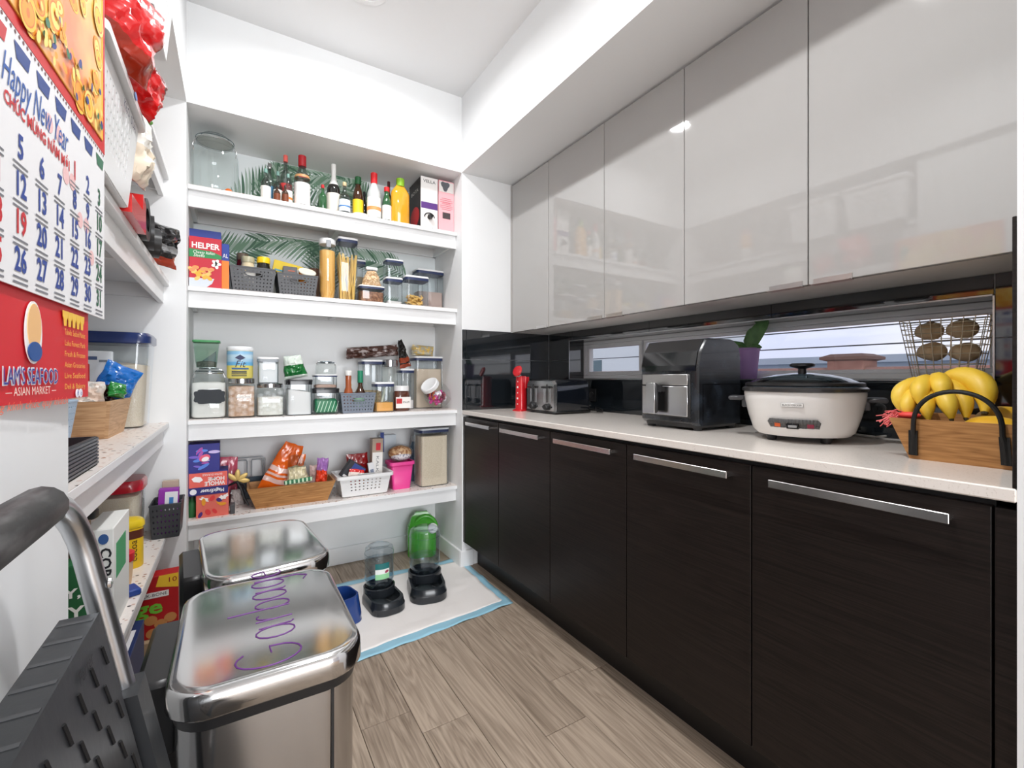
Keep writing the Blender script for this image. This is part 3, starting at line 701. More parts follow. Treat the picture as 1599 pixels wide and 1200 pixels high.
bottle('black sparkling wine bottle with white foil neck and cream label', **bt(521, 257, 20, 2.60, glass=G_DRK, cap=ink(225, 225, 222), lab=ink(232, 226, 214), foil=ink(225, 225, 222), sh=.5, caph=.2))
bottle('clear squat bottle with blue and white label and beige cap', **bt(538, 285, 17, 2.525, glass=BGLASS, cap=ink(190, 170, 130), lab=ink(226, 232, 240), lab2=ink(80, 130, 190), sh=.5))
bottle('dark syrup bottle with green cap and yellow label', **bt(559, 277, 16, 2.602, glass=G_BRN, cap=ink(24, 90, 48), lab=ink(240, 205, 40), caph=.17, neck=.5))
bottle('very dark short bottle between the yellow label and the red cap bottles', **bt(569, 300, 12, 2.66, glass=G_DRK, cap=BLACKP))
bottle('frosted fruit spirit bottle with bright red cap and fruit label', **bt(584, 271, 21, 2.55, glass=mat('frosted_glass', (.55, .57, .56), .2, coat=.3), cap=ink(215, 28, 36), lab=ink(238, 238, 232), lab2=ink(230, 150, 90), caph=.22, neck=.4))
bottle('green soju bottle with red cap beside the yellow flask', **bt(604, 293, 14, 2.54, glass=G_GRN, cap=ink(205, 24, 30), lab=ink(236, 236, 228), caph=.13, neck=.5))
bottle('slim bottle with dark maroon cap behind the green soju bottle', **bt(607, 284, 12, 2.62, glass=G_DRK, cap=ink(70, 16, 22), caph=.2))
y_ = bottle('yellow orange liqueur flask with lime green cap', **bt(625, 280, 29, 2.54, glass=mat('yellow_liqueur', (.75, .36, .02), .08, coat=.5), cap=ink(140, 190, 40), sh=.66, neck=.36, caph=.17, sy=.55))
txt('MARGARITA', .010, ink(140, 90, 10), y_, (0, -.0235, .10), width=.045)
x, w, h = fit(657.5, 684, 277, 2.52, Z1)
bb = carton('white boxed wine with purple band and black tap, dark red sides', x, 2.525, Z1, w, .20, h, ink(236, 233, 230), side=ink(28, 14, 16), name='wine_box')
txt('VELLA', .026, ink(40, 36, 40), bb, (0, -.0012, h-.025), width=w*.72); patch('printed_panel', bb, ink(92, 52, 128), (0, -.001, h*.46), w*.96, h*.12)
tp = O('tap', MB().lathe([(.012, 0), (.012, .012), (.016, .016), (.012, .03), (.004, .032)], 16).xf(Matrix.Rotation(pi/2, 4, 'X')), BLACKP, bb, loc=(0, 0, h*.24))
O('tap_ring', MB().tube([(.03*cos(t), -.002, h*.24+.025*sin(t)) for t in [pi*i/14 for i in range(15)]], .003, 6), BLACKP, bb)
blob('printed_swirl', bb, ink(190, 26, 34), (-w/2-.001, .10, h*.30), .075, .06, ux=(0, -1, 0)); txt('BOTA', .03, ink(230, 226, 220), bb, (-w/2-.0012, .1, h*.78), ux=(0, -1, 0), width=.12)
x, w, h = fit(685.5, 709.5, 283, 2.52, Z1)
bb = carton('pink boxed rose wine against the recess side', x, 2.525, Z1, w, .19, h, ink(242, 178, 184), name='wine_box')
patch('printed_panel', bb, ink(230, 226, 222), (0, -.001, h*.88), w*.94, h*.2); blob('printed_emblem', bb, ink(90, 92, 98), (-.008, -.0016, h*.9), w*.26, h*.09, wav=.25, k=3)
for k in range(7): patch('printed_line', bb, ink(205, 120, 130), (0, -.001, h*(.66-.035*k)), w*(.8 if k % 3 else .6), .003)
patch('printed_stamp', bb, ink(70, 60, 62), (0, -.001, h*.33), w*.5, h*.12); txt('ROSE', .012, ink(200, 90, 105), bb, (0, -.0014, h*.58), width=w*.5)
O('saucer', MB().lathe([(.016, 0), (.028, .002), (.042, .012), (.043, .014), (.028, .006), (.01, .004)], 28), ink(240, 240, 236, .2), None, (XA(563, 2.515), 2.527, Z1), label='small white saucer at the edge of the top shelf among the bottles', cat='saucer')

# ================================================================== second shelf: boxes, baskets, pasta
Z2 = SH[1]
x, w, h = fit(295, 346, 371, 2.515, Z2)
b = carton('red pasta dinner box with bowl of shells printed on the front', x, 2.52, Z2, w, .04, h, ink(196, 30, 52), name='pasta_dinner_box')
txt('HELPER', .036, ink(248, 246, 244), b, (0, -.0012, h*.83), width=w*.86, bold=.0022)
O('printed_banner', MB().prism([(-w/2, h*.60), (w/2, h*.60), (w/2, h*.67), (w*.2, h*.74), (-w/2, h*.76)], -.0009, 0, 'y'), ink(42, 138, 78), b, smooth=False)
txt('Cheesy Italian', .019, ink(246, 246, 240), b, (-w*.05, -.0014, h*.70), width=w*.66, shear=.2); txt('Shells', .019, ink(246, 246, 240), b, (-w*.2, -.0014, h*.635), width=w*.34, shear=.2)
O('printed_bowl', MB().prism([(-w*.5, h*.19), (-w*.5, h*.02), (w*.02, h*.02), (w*.2, h*.10), (w*.27, h*.2)], -.0011, 0, 'y'), ink(206, 214, 224), b, smooth=False)
rn = random.Random(3)
for k in range(20): blob('printed_shell', b, (ink(238, 176, 60), ink(226, 150, 92), ink(244, 196, 110))[k % 3], (rn.uniform(-.45, .2)*w, -.0012-k*.00004, h*rn.uniform(.18, .40)), w*.10, w*.065, ang=rn.uniform(-1, 1))
for ang in (0, 1.2, 2.4, 3.6, 4.9): blob('printed_glove', b, ink(250, 250, 248), (w*.33+.009*cos(ang), -.0013, h*.50+.012*sin(ang)), .011, .007, ang=ang)
b = carton('dark blue dinner box with orange top strip behind the red pasta box', XA(320.5, 2.57), 2.565, Z2, .126, .045, ZA(361, XA(325, 2.57), 2.57)-Z2, ink(32, 56, 140), name='dinner_box'); patch('printed_panel', b, ink(240, 150, 40), (.018, -.001, .205), .080, .05); txt('Roni', .03, ink(240, 240, 240), b, (-.04, -.0012, .205), width=.03)
x, w, h = fit(346, 358, 381, 2.53, Z2)
b = carton('blue and orange cheese dinner box squeezed between red box and basket', x, 2.535, Z2, w, .16, h, ink(28, 60, 150), name='dinner_box'); patch('printed_panel', b, ink(238, 130, 36), (0, -.001, h*.33), w*.96, h*.62); txt('AL', .028, ink(245, 245, 245), b, (0, -.0014, h*.74), width=w*.7)
WVG = mat('charcoal_weave', (.085, .088, .095), .5)
x, w, h = fit(359, 430, 419, 2.54, Z2); b1x = x
weave_basket('charcoal woven plastic basket of sauce jars on the pasta shelf', x, 2.63, Z2, w*1.0, .20, h, WVG)
x2, w2, h2 = fit(433, 496, 430, 2.54, Z2)
weave_basket('charcoal woven plastic basket holding a tilted yellow box', x2, 2.63, Z2, w2, .20, h2, WVG)
def sjar(label, px, top, wpx, Y, z0, body, cap, labm=None):
    x = XA(px, Y); rad = wpx/2/F*(S_*x+C_*Y); h = ZA(top, x, Y)-z0
    r = T('sauce_jar', label, 'jar', (x, Y, z0)); O('body', MB().lathe([(rad*.9, 0), (rad, .005), (rad, h*.66), (rad*.8, h*.82), (rad*.8, h*.85)], 22), body, r)
    O('lid', MB().lathe([(rad*.86, h*.84), (rad*.88, h*.85), (rad*.88, h*.985), (rad*.82, h)], 22), cap, r)
    if labm: O('paper_label', MB().lathe([(rad*1.01, h*.15), (rad*1.01, h*.58)], 22, cap0=False, cap1=False), labm, r)
sjar('dark red sauce jar with brown metal lid in the basket', 379, 397, 19, 2.668, Z2+.005, mat('salsa', (.13, .01, .008), .08, coat=.4), ink(112, 96, 82, .3), ink(235, 235, 230))
sjar('cream coloured sauce jar with beige lid in the basket', 387, 402, 21, 2.600, Z2+.005, mat('cream_sauce', (.74, .62, .40), .1, coat=.4), ink(178, 172, 142, .3), ink(235, 232, 225))
sjar('black jar with bright yellow lid in the basket', 411.5, 403, 21, 2.605, Z2+.005, mat('black_sauce', (.01, .008, .006), .08, coat=.4), ink(248, 206, 30, .3), ink(30, 28, 28))
b = carton('bright yellow packet box tilted on top of the second basket', XA(448, 2.66), 2.662, Z2+.134, .14, .04, .060, ink(248, 214, 36), name='packet_box', rot=(.0, .18, 0)); patch('printed_panel', b, ink(90, 170, 200), (-.01, -.001, .010), .10, .008); patch('bar_code', b, ink(220, 220, 215), (.045, -.0011, .026), .026, .024)
b = carton('dark grey tea box leaning in the second basket', XA(453.5, 2.57), 2.562, Z2+.008, .066, .035, .150, ink(82, 80, 82), name='tea_box', rot=(-.10, .0, 0)); patch('printed_panel', b, ink(230, 190, 170), (0, -.001, .100), .06, .012); patch('printed_line', b, ink(190, 90, 50), (.005, -.001, .128), .032, .005)
cu = T('noodle_cup', 'orange paper noodle cup with foil rim lying in the second basket', 'cup', (XA(477.5, 2.60), 2.600, Z2+.100), rot=(.6, .1, 0))
O('cup', MB().lathe([(.030, -.05), (.040, .045)], 24), ink(240, 138, 28), cu); O('rim', MB().lathe([(.042, .044), (.043, .046), (.042, .05), (.036, .05)], 24), ink(236, 230, 210), cu); blob('printed_emblem', cu, ink(250, 200, 60), (0, -.0395, .02), .016, .014)
# tall pasta cylinder
x, w, h = fit(499, 525, 373, 2.545, Z2); SPA = mat('spaghetti', (.74, .36, .07), .5, noise_=((160, 160, 3), (.86, .50, .14), .4, .6)); TAG = mat('pasta_yellow', (.86, .56, .15), .5)
r = T('pasta_cylinder', 'tall clear cylinder packed with amber spaghetti and white clip lid', 'container', (x, 2.565, Z2)); rad = w/2
O('body', MB().lathe([(rad*.92, 0), (rad*.98, .004), (rad*.98, h-.03)], 26, cap1=False), CLEAR, r); l = O('lid', MB().lathe([(rad*.96, h-.03), (rad*1.02, h-.026), (rad*1.02, h-.006), (rad*.9, h)], 26), WHITEP, r)
O('clip', MB().box(-.012, -rad*1.08, h-.05, .012, -rad*.98, h-.012, b=.002), mat('clip_grey', (.3, .31, .33), .3), l)
O('spaghetti', MB().lathe([(rad*.72, .005), (rad*.90, .05), (rad*.93, h*.80), (rad*.6, h*.82)], 26), SPA, r)
x, w, h = fit(528, 560, 371, 2.535, Z2)
r = pop_box('tall square container of crossed yellow pasta sticks with navy band lid', x, 2.535+w/2, Z2, w, w, h); rn = random.Random(8); m = MB()
for k in range(34):
    a = rn.uniform(-.42, .42)*w*.9; b = rn.uniform(-.42, .42)*w*.9; a2 = max(-.43*w, min(.43*w, a+rn.uniform(-.5, .5)*w)); b2 = max(-.43*w, min(.43*w, b+rn.uniform(-.4, .4)*w)); m.tube([(a*.9, b*.9, .006), (a2*.97, b2*.97, h*rn.uniform(.70, .76))], .0032, 5)
O('pasta_sticks', m, TAG, r)['kind'] = 'stuff'
r = T('pasta_cylinder', 'tapered clear tumbler of brown grain behind the spaghetti cylinder', 'container', (XA(493, 2.765), 2.775, Z2)); O('body', MB().lathe([(.032, 0), (.042, .235)], 22), CLEAR, r); O('grain', MB().lathe([(.029, .004), (.038, .2)], 22), mat('brown_grain', (.26, .12, .07), .7), r)
# nut container with a clipped bag on top
x, w, h = fit(561.5, 602, 446, 2.53, Z2)
NUT = mat('walnut', (.16, .06, .03), .6, noise_=(90, (.42, .20, .10), .4, .65)); r = pop_box('low square container of walnuts with navy band lid under a nut bag', x, 2.53+.055, Z2, w, .11, h, NUT, .8)
zb = Z2+h
o = bag('clear bag of chopped nuts gathered by a white clip', XA(581, 2.575), 2.585, zb, .118, .105, .07, [mat('mixed_nuts', (.58, .34, .16), .5, noise_=(120, (.84, .66, .44), .4, .62), coat=.3), clear('bag_film', (.9, .9, .9), .1)], 4, top=.35, bands=((.8, 1, 1),), name='nut_bag')
O('bag_clip', MB().box(-.032, -.012, .093, .032, .012, .112, b=.004), WHITEP, o)
def pops(label, px0, px1, top, Y, z, d, fill=None, frac=.6, slope=0):
    x, w, h = fit(px0, px1, top, Y, z); return pop_box(label, x, Y+d/2, z, w, d, h, fill, frac, slope=slope), h
CHIP = mat('white_chips', (.72, .68, .66), .6); r, hh = pops('clear container with a few white pieces, under a taller one', 603.5, 630, 433, 2.55, Z2, .09, CHIP, .18)
pops('small empty square container stacked on another beside the bow pasta', 603, 631, 405, 2.56, Z2+hh, .08)
PASTA = mat('bow_pasta', (.80, .50, .15), .5)
r, hh = pops('square container half full of yellow bow pasta', 634, 671, 431, 2.53, Z2, .11)
O('bow_pasta', grains(.085, .075, .055, 130, .011, 5, .012), PASTA, r)['kind'] = 'stuff'
x, w, h = fit(652, 695, 421, 2.66, Z2); pop_box('wide container half full of pinkish brown powder on the pasta shelf', x, 2.72, Z2, w, .11, h, mat('cocoa_powder', (.45, .33, .29), .8), .52)
pops('low jar of grey seeds behind the clipped nut bag', 548, 572, 405, 2.70, Z2, .08, mat('seed_grey', (.38, .31, .22), .8), .7)

# ================================================================== third shelf: flour jars, canisters and packets
Z3 = SH[2]
FLOUR = mat('flour', (.86, .85, .83), .9)
x, w, h = fit(294, 353, 574, 2.52, Z3)
j = jar('big square clip-top glass jar of flour with black chalk label', x+.004, 2.52+.085, Z3, w/2*.98, h, FLOUR, .99, True, 'bail', name='flour_jar')
lab = []; n = 40
for k in range(n):
    t = 2*pi*k/n; q = 1-.07*(math.cos(4*t)**8)-.05*abs(math.sin(2*t))**6; c, s = math.cos(t), math.sin(t)
    lab.append((.062*q*abs(c)**.45*(1 if c > 0 else -1), .034*q*abs(s)**.45*(1 if s > 0 else -1)))
O('chalk_label', MB().prism([(a+.004, b+h*.43) for a, b in lab], -w/2*.98-.0018, -w/2*.98-.0004, 'y'), mat('chalkboard', (.03, .035, .042), .7), j, smooth=False)
zt = Z3+h
x, w, h = fit(300, 343, 531, 2.54, zt)
r = T('seed_tub', 'tapered clear tub of dark seeds with green lid on the flour jar', 'tub', (x, 2.60, zt)); O('body', MB().rr([(w*.74, w*.74, 0), (w*.96, w*.96, h-.008)], .012, 4, cap1=False), clear('green_tint', (.72, .84, .76)), r)
O('lid', MB().rr([(w, w, h-.010), (w*1.03, w*1.03, h-.008), (w*1.03, w*1.03, h-.002), (w, w, h)], .014, 4), ink(72, 150, 92), r); O('seeds', MB().rr([(w*.70, w*.70, .003), (w*.73, w*.73, h*.2), (w*.3, w*.3, h*.25)], .01, 3), mat('dark_seeds', (.05, .05, .05), .8, noise_=(300, (.16, .15, .15), .4, .6)), r)
O('packet', MB().prism([(-w*.2, h*.22), (w*.34, h*.22), (w*.36, h*.62)], -.01, .012, 'y'), mat('packet_slate', (.08, .12, .16), .4), r, smooth=False)
BROWNS = mat('brown_sugar', (.52, .31, .20), .8, noise_=(60, (.72, .52, .40), .35, .65)); OAT = mat('rice_flour', (.78, .77, .72), .8)
x, w, h = fit(355, 399, 591, 2.515, Z3)
j = jar('square faceted glass jar of brown sugar with steel lid', x, 2.515+.062, Z3, w/2, h, BROWNS, .98, True, 'steel', name='canister_jar', group='faceted jars with steel lids')
patch('label_strip', j, ink(225, 222, 216), (.008, -w/2-.001, h*.52), w*.5, .008); z4 = Z3+h
def facets(j, w, h, seed):
    m = MB()
    for i in range(4):
        for k in range(4):
            cx, cz = -w*.36+w*.24*i, h*(.12+.17*k)+(h*.085 if i % 2 else 0); m.loft([[(cx+a*w*.105, -w/2-.0002, cz+b*h*.08) for a, b in ((0, -1), (1, -.4), (1, .4), (0, 1), (-1, .4), (-1, -.4))], [(cx+a*w*.06, -w/2-.003, cz+b*h*.05) for a, b in ((0, -1), (1, -.4), (1, .4), (0, 1), (-1, .4), (-1, -.4))]])
    O('facets', m, clear('facet_glass', (.985, .985, .985), .28, 1.3), j, smooth=False)
facets(j, w, h, 1)
x, w, h = fit(351, 394, 541, 2.53, z4)
r = T('meal_canister', 'blue and yellow nutrition shake canister with white lid reading Fit', 'canister', (x+.006, 2.58, z4)); q = w/2; hl = h*.14
O('body', MB().lathe([(q*.9, 0), (q*.98, h*.04), (q*.98, h-hl)], 28), ink(240, 226, 120), r); O('lid', MB().lathe([(q*.98, h-hl), (q, h-hl+.002), (q, h-.006), (q*.92, h)], 28), ink(236, 238, 240), r)
O('blue_wrap', MB().lathe([(q*.986, h*.40), (q*.986, h-hl-.001)], 28, cap0=False, cap1=False), mat('blue_wrap', (.16, .46, .74), .35, noise_=((1, 1, 22), (.70, .84, .90), .42, .62)), r)
O('printed_emblem', MB().prism([(-.022, h*.64), (0, h*.56), (.022, h*.64), (0, h*.74)], -q*1.005, -q*.96, 'y'), ink(30, 40, 84), r, smooth=False)
txt('Fit', .044, ink(24, 30, 60), r, (-.002, -q*1.01, h*.44), width=.045, shear=.3); patch('printed_line', r, ink(40, 90, 140), (0, -q*1.0, h*.30), .07, .008)
for k in range(3): patch('printed_line', r, ink(60, 60, 50), (-.004, -q*1.0, h*(.2-.06*k)), .062, .004 if k else .008)
x, w, h = fit(401, 444, 599, 2.52, Z3)
j = jar('square faceted glass jar of white flour with steel lid', x, 2.52+.062, Z3, w/2, h, OAT, .72, True, 'steel', name='canister_jar', group='faceted jars with steel lids'); facets(j, w, h, 2); patch('label_strip', j, ink(225, 222, 216), (.012, -w/2-.001, h*.56), w*.45, .008); z5 = Z3+h
x, w, h = fit(402, 436, 558, 2.54, z5); pop_box('clear container of white powder stacked on the flour jar', x, 2.585, z5, w, .09, h, mat('white_powder', (.85, .87, .88), .8), .92, band=mat('grey_gasket', (.30, .33, .36), .4), lid=WHITEP)
BLID = mat('black_lid', (.012, .013, .016), .2)
x, w, h = fit(447, 489, 593, 2.515, Z3); pop_box('clear container of sugar with black lid under a green and white bag', x, 2.515+.06, Z3, w, .12, h, mat('sugar', (.86, .85, .84), .8), .80, lid=BLID, band=BLID, slope=-.18)
o = bag('white and green folded flour bag slumped on the sugar container', XA(463, 2.57), 2.585, Z3+h+.006, .115, .118, .045, [film((214, 224, 214)), film((24, 110, 50))], 9, rot=(0, -.16, .0), top=.72, bands=((.12, .58, 1),), name='flour_bag')
x, w, h = fit(488.5, 531, 607, 2.515, Z3)
r = pop_box('clear container with black lid holding a green striped packet', x, 2.515+.06, Z3, w, .12, h, None, lid=BLID, band=BLID)
O('green_packet', bx(-w*.40, -.045, .006, w*.42, .03, h*.60, b=.01), ink(30, 128, 84), r); m = MB()
for k in range(6): m.prism([(-w*.36+k*.018, .012), (-w*.33+k*.018, .012), (-w*.20+k*.018, h*.5), (-w*.225+k*.018, h*.5)], -.0465, -.0455, 'y')
O('stripes', m, ink(200, 238, 210), r, smooth=False); patch('label_strip', r, ink(240, 240, 238), (.005, -.0585, h*.72), .022, .008); z6 = Z3+h
x, w, h = fit(491, 528, 585, 2.53, z6); pop_box('small clear container with white lid and a pale brown bar inside', x, 2.58, z6, w, .10, h, mat('biscuit_bar', (.50, .33, .26), .7), .3)
jar('short empty clip-top jar on the small white lidded container', XA(509, 2.58), 2.58, z6+h, .052, ZA(565, XA(509, 2.58), 2.58)-z6-h, None, lid='bail', name='clip_top_jar')
WVB = mat('slate_weave', (.17, .20, .25), .5)
x, w, h = fit(532, 586, 615, 2.52, Z3); weave_basket('slate blue woven basket of sauce bottles on the canister shelf', x, 2.586, Z3, w, .146, h, WVB, nu=10, nv=5)
def b3(px, top, wpx, Y, z0): x = XA(px, Y); return dict(x=x, y=Y, z=z0, rad=wpx/2/F*(S_*x+C_*Y), h=ZA(top, x, Y)-z0)
bottle('red chili sauce bottle with white cap in the slate basket', glass=mat('chili_amber', (.36, .09, .03), .1, coat=.4), cap=ink(235, 235, 232), sh=.35, neck=.55, group=None, name='sauce_bottle', **b3(544, 579, 16, 2.575, Z3+.006))
bottle('dark soy bottle with green cap and round green label in the slate basket', glass=G_BRN, cap=ink(28, 130, 96), sh=.38, neck=.36, caph=.3, lab=ink(160, 210, 170), group=None, name='sauce_bottle', **b3(562.5, 579, 19, 2.590, Z3+.006))
b = carton('small yellow and green spice packet leaning in the slate basket', XA(543, 2.64), 2.636, Z3+.006, .028, .01, .150, ink(240, 216, 60), name='spice_packet', rot=(0, .04, 0)); patch('printed_panel', b, ink(26, 90, 70), (0, -.001, .03), .027, .05)
x, w, h = fit(566, 600, 562, 2.66, Z3); pop_box('clear container with nuts behind the slate basket', x, 2.732, Z3, w, .12, h, mat('granola', (.56, .36, .16), .7, noise_=(140, (.82, .62, .34), .4, .6)), .42)
x, w, h = fit(600, 625, 562, 2.66, Z3); jar('tall empty round jar with steel lid behind the orange powder', x, 2.71, Z3, w/2, h, None, name='round_jar')
x, w, h = fit(586, 617, 597, 2.525, Z3); r = pop_box('small container of orange powder with a scoop inside', x, 2.525+.05, Z3, w, .10, h, mat('orange_powder', (.90, .45, .12), .7), .36); O('scoop', MB().tube([(-.006, 0, h*.30), (.014, .01, h*.78)], .006, 8), ink(220, 228, 210), r)
x, w, h = fit(618, 642.5, 603, 2.53, Z3); r = T('spread_jar', 'brown hazelnut spread jar with white lid and printed label', 'jar', (x, 2.53+w/2, Z3)); q = w/2
O('body', MB().rr([(w*.9, w*.8, 0), (w, w*.86, .006), (w, w*.86, h*.72), (w*.84, w*.76, h*.82)], w*.35, 5), mat('hazelnut', (.10, .032, .018), .12, coat=.5), r); O('lid', MB().lathe([(q*.92, h*.80), (q*.95, h*.81), (q*.95, h*.985), (q*.9, h)], 24), WHITEP, r)
patch('printed_panel', r, ink(236, 232, 228), (0, -w*.43-.001, h*.34), w*.94, h*.44); patch('printed_panel', r, ink(196, 40, 44), (-w*.26, -w*.43-.0016, h*.40), w*.36, h*.2); txt('nut', .02, ink(40, 30, 30), r, (w*.18, -w*.43-.0018, h*.36), width=w*.42)
x, w, h = fit(626, 648, 576, 2.66, Z3); pop_box('clear lidded container partly behind the spread jar', x, 2.71, Z3, w, .10, h, CHIP, .25)
x, w, h = fit(648, 693, 557, 2.70, Z3); zz = h; pop_box('wide container of tan rice behind the candy jar', x, 2.76, Z3, w, .12, h, mat('tan_rice', (.66, .54, .42), .8), .82)
bag('yellow snack bag lying on the tan rice container', XA(662, 2.72), 2.75, Z3+zz+.006, .14, .065, .06, [mat('yellow_snack', (.78, .55, .16), .3, noise_=(40, (.55, .52, .42), .45, .6), coat=.5)], 21, rot=(.15, .04, 0))
# tilted candy jar
r = T('candy_jar', 'round clear candy jar lying tilted with white lid and pink wrapped sweets', 'jar', (XA(683, 2.60), 2.605, Z3+.086), rot=(0, 0, .1))
tilt = Matrix.Rotation(radians(-46), 4, 'Y') @ Matrix.Rotation(radians(14), 4, 'X')
O('body', MB().lathe([(.045, -.062), (.068, -.055), (.078, -.02), (.078, .02), (.062, .055), (.05, .066), (.05, .078)], 30, cap1=False).xf(tilt), GLASS, r)
O('lid', MB().lathe([(.052, .070), (.056, .073), (.056, .095), (.05, .10), (.042, .096)], 30).xf(tilt), WHITEP, r)
rn = random.Random(6); cm = (film((206, 40, 140)), film((236, 226, 236)), film((120, 30, 60)), film((226, 110, 60)))
for k in range(64):
    while True:
        p = Vector((rn.uniform(-1, 1), rn.uniform(-1, 1), rn.uniform(-1, 1)))
        if .55 < p.length < 1.05 and p.z < .30: break
    p = Vector((p.x*.056, p.y*.056, p.z*.05)); O('sweet', MB().box(-.016, -.009, -.006, .016, .009, .006, b=.004), cm[k % 4 if k % 5 else 0], r, loc=p, rot=(rn.uniform(0, 3), rn.uniform(0, 3), rn.uniform(0, 3)))
zt3 = Z3+fit(566, 600, 562, 2.66, Z3)[2]+.002
bag('brown and white chocolate chip bag lying across the container lids', XA(582, 2.70), 2.70, zt3+.012, .29, .068, .065, [mat('choc_bag', (.07, .028, .02), .25, noise_=((26, 60, 26), (.42, .36, .35), .52, .62), coat=.5)], 31, rot=(.25, -.10, 0), name='baking_bag', wr=1.3)
bag('black coffee bag standing twisted beside the steel lidded jar', XA(634, 2.70), 2.71, Z3+fit(624, 655, 576, 2.66, Z3)[2]+.006, .078, .172, .045, [film((24, 20, 18)), film((150, 62, 34))], 33, rot=(0, -.22, .2), top=.35, bands=((.0, .38, 1), (.12, .2, 0)), name='coffee_bag', wr=1.5)

# ================================================================== lowest back shelf
Z4 = SH[3]
x, w, h = fit(306, 357, 772, 2.51, Z4)
b = carton('coral box with purple and yellow floral print at the foot of the box stack', x, 2.512, Z4, w, .12, h, ink(232, 112, 96), name='cleaning_pad_box', group='stacked cleaning pad boxes')
rn = random.Random(2)
for k in range(12): blob('printed_petal', b, (ink(72, 36, 120), ink(240, 160, 40), ink(226, 60, 62), ink(250, 244, 240))[k % 4], (rn.uniform(-.4, .4)*w, -.0008-.00012*k, rn.uniform(.12, .88)*h), rn.uniform(.008, .02), rn.uniform(.006, .010), ang=rn.uniform(0, 3), wav=.25 if k % 4 == 3 else 0, k=5, n=20)
zq = Z4+h
x, w, h = fit(294, 356, 737, 2.508, zq)
b = carton('coral and navy cleaning pad box upside down in the middle of the stack', x, 2.508, zq, w, .13, h, ink(40, 38, 118), name='cleaning_pad_box', group='stacked cleaning pad boxes')
patch('printed_panel', b, ink(233, 100, 88), (0, -.001, h*.66), w*.97, h*.62)
up = dict(ux=(-1, 0, 0), uy=(0, 0, -1))
txt('WHOLE', .026, ink(250, 246, 244), b, (w*.16, -.002, h*.49), width=w*.52, bold=.001, **up); txt('HOME', .024, ink(250, 246, 244), b, (w*.20, -.002, h*.68), width=w*.42, bold=.001, **up); txt('EXTRA DURABLE', .012, ink(250, 246, 244), b, (w*.1, -.002, h*.87), width=w*.5, **up)
txt('MagicEraser', .022, ink(245, 245, 250), b, (w*.1, -.0016, h*.17), width=w*.6, bold=.0006, **up); blob('printed_pad', b, ink(250, 248, 248), (-w*.28, -.0022, h*.7), .022, .014, ang=-.2, n=6); blob('printed_emblem', b, ink(240, 240, 245), (-w*.38, -.0014, h*.17), .013, .013, n=20)
zq2 = zq+h
x, w, h = fit(294, 343, 694, 2.512, zq2)
b = carton('blue and violet leaf print box on top of the box stack', x, 2.514, zq2, w, .12, min(h, SH[2]-.1-zq2), ink(40, 40, 132), name='cleaning_pad_box', group='stacked cleaning pad boxes')
rn = random.Random(4)
for k in range(13): blob('printed_leaf', b, (ink(120, 96, 200), ink(86, 130, 220), ink(176, 80, 170), ink(206, 190, 236), ink(60, 70, 180))[k % 5], (rn.uniform(-.38, .38)*w, -.0008-.0001*k, rn.uniform(.14, .86)*h*.95), rn.uniform(.012, .026), rn.uniform(.004, .008), ang=rn.uniform(-.3, 1.2))
blob('printed_bloom', b, ink(230, 90, 120), (.002, -.0026, h*.5), .022, .016, ang=.4); blob('printed_bloom', b, ink(250, 244, 246), (.004, -.0032, h*.46), .015, .010, ang=.4)
r = T('green_bottle', 'green plastic bottle in the corner under the box stack', 'bottle', (XA(300, 2.56), 2.555, Z4)); r.scale = (1, 1, .86); O('body', MB().lathe([(.016, 0), (.018, .004), (.018, .075), (.009, .09), (.009, .10)], 18), ink(30, 104, 50), r); O('cap', MB().lathe([(.0105, .098), (.0105, .112), (.009, .114)], 14), ink(40, 60, 50), r)
bag('pink foil bag standing behind the box stack', XA(355, 2.72), 2.738, Z4+.003, .09, .235, .03, [film((224, 96, 122))], 12, name='pink_bag')
r = T('drawer_divider', 'clear grey plastic tray standing on edge behind the ribbon', 'tray', (XA(376, 2.79), 2.79, Z4)); m = MB(); Wd, Hd = .22, .22
for i in range(3): m.tube([(-Wd/2+.012+i*Wd/3+a*(Wd/3-.02), 0, .10+b*(Hd-.115)) for a, b in ((0, 0), (0, .92), (.08, 1), (.92, 1), (1, .92), (1, 0))], .0032, 6, closed=True)
m.tube([(-Wd/2, -.01, 0), (-Wd/2, -.01, Hd-.01), (-Wd/2+.01, -.01, Hd), (Wd/2-.01, -.01, Hd), (Wd/2, -.01, Hd-.01), (Wd/2, -.01, 0)], .003, 6)
O('ribs', m, mat('smoke_plastic', (.32, .35, .38), .15, coat=.4), r); O('base', bx(-Wd/2, -.012, 0, Wd/2, .008, .115, b=.004), mat('slate_plastic', (.06, .09, .12), .25), r)
r = T('gift_bag', 'small translucent gift bag tied with black ribbon and gold leaves', 'bag', (XA(370, 2.67), 2.672, Z4)); O('pouch', bag_mesh(.075, .115, .055, 14, top=.7), clear('frost_film', (.80, .78, .78), .25), r); O('filling', bag_mesh(.060, .08, .04, 15, top=.8), mat('cotton', (.72, .68, .66), .8), r)
for a, c in ((.6, 0), (1.5, .0), (2.4, 0), (-.1, 0)): O('gold_leaf', MB().ell((0, 0, 0), .028, .003, .012).xf(Matrix.Translation((.0+.028*cos(a), -.03, .13+.028*sin(a))) @ Matrix.Rotation(-a, 4, 'Y')), mat('gold_leaf', (.72, .50, .16), .4, metal=.3), r)
O('ribbon', MB().tube([(-.05, -.02, .10), (-.01, -.034, .122), (.0, -.036, .126), (.018, -.04, .09), (.03, -.05, .045), (.05, -.06, .006)], [.003, .006, .007, .006, .005, .004], 6).tube([(.0, -.036, .126), (.03, -.03, .11), (.042, -.03, .07)], .004, 6), mat('ribbon_black', (.012, .011, .012), .5), r)
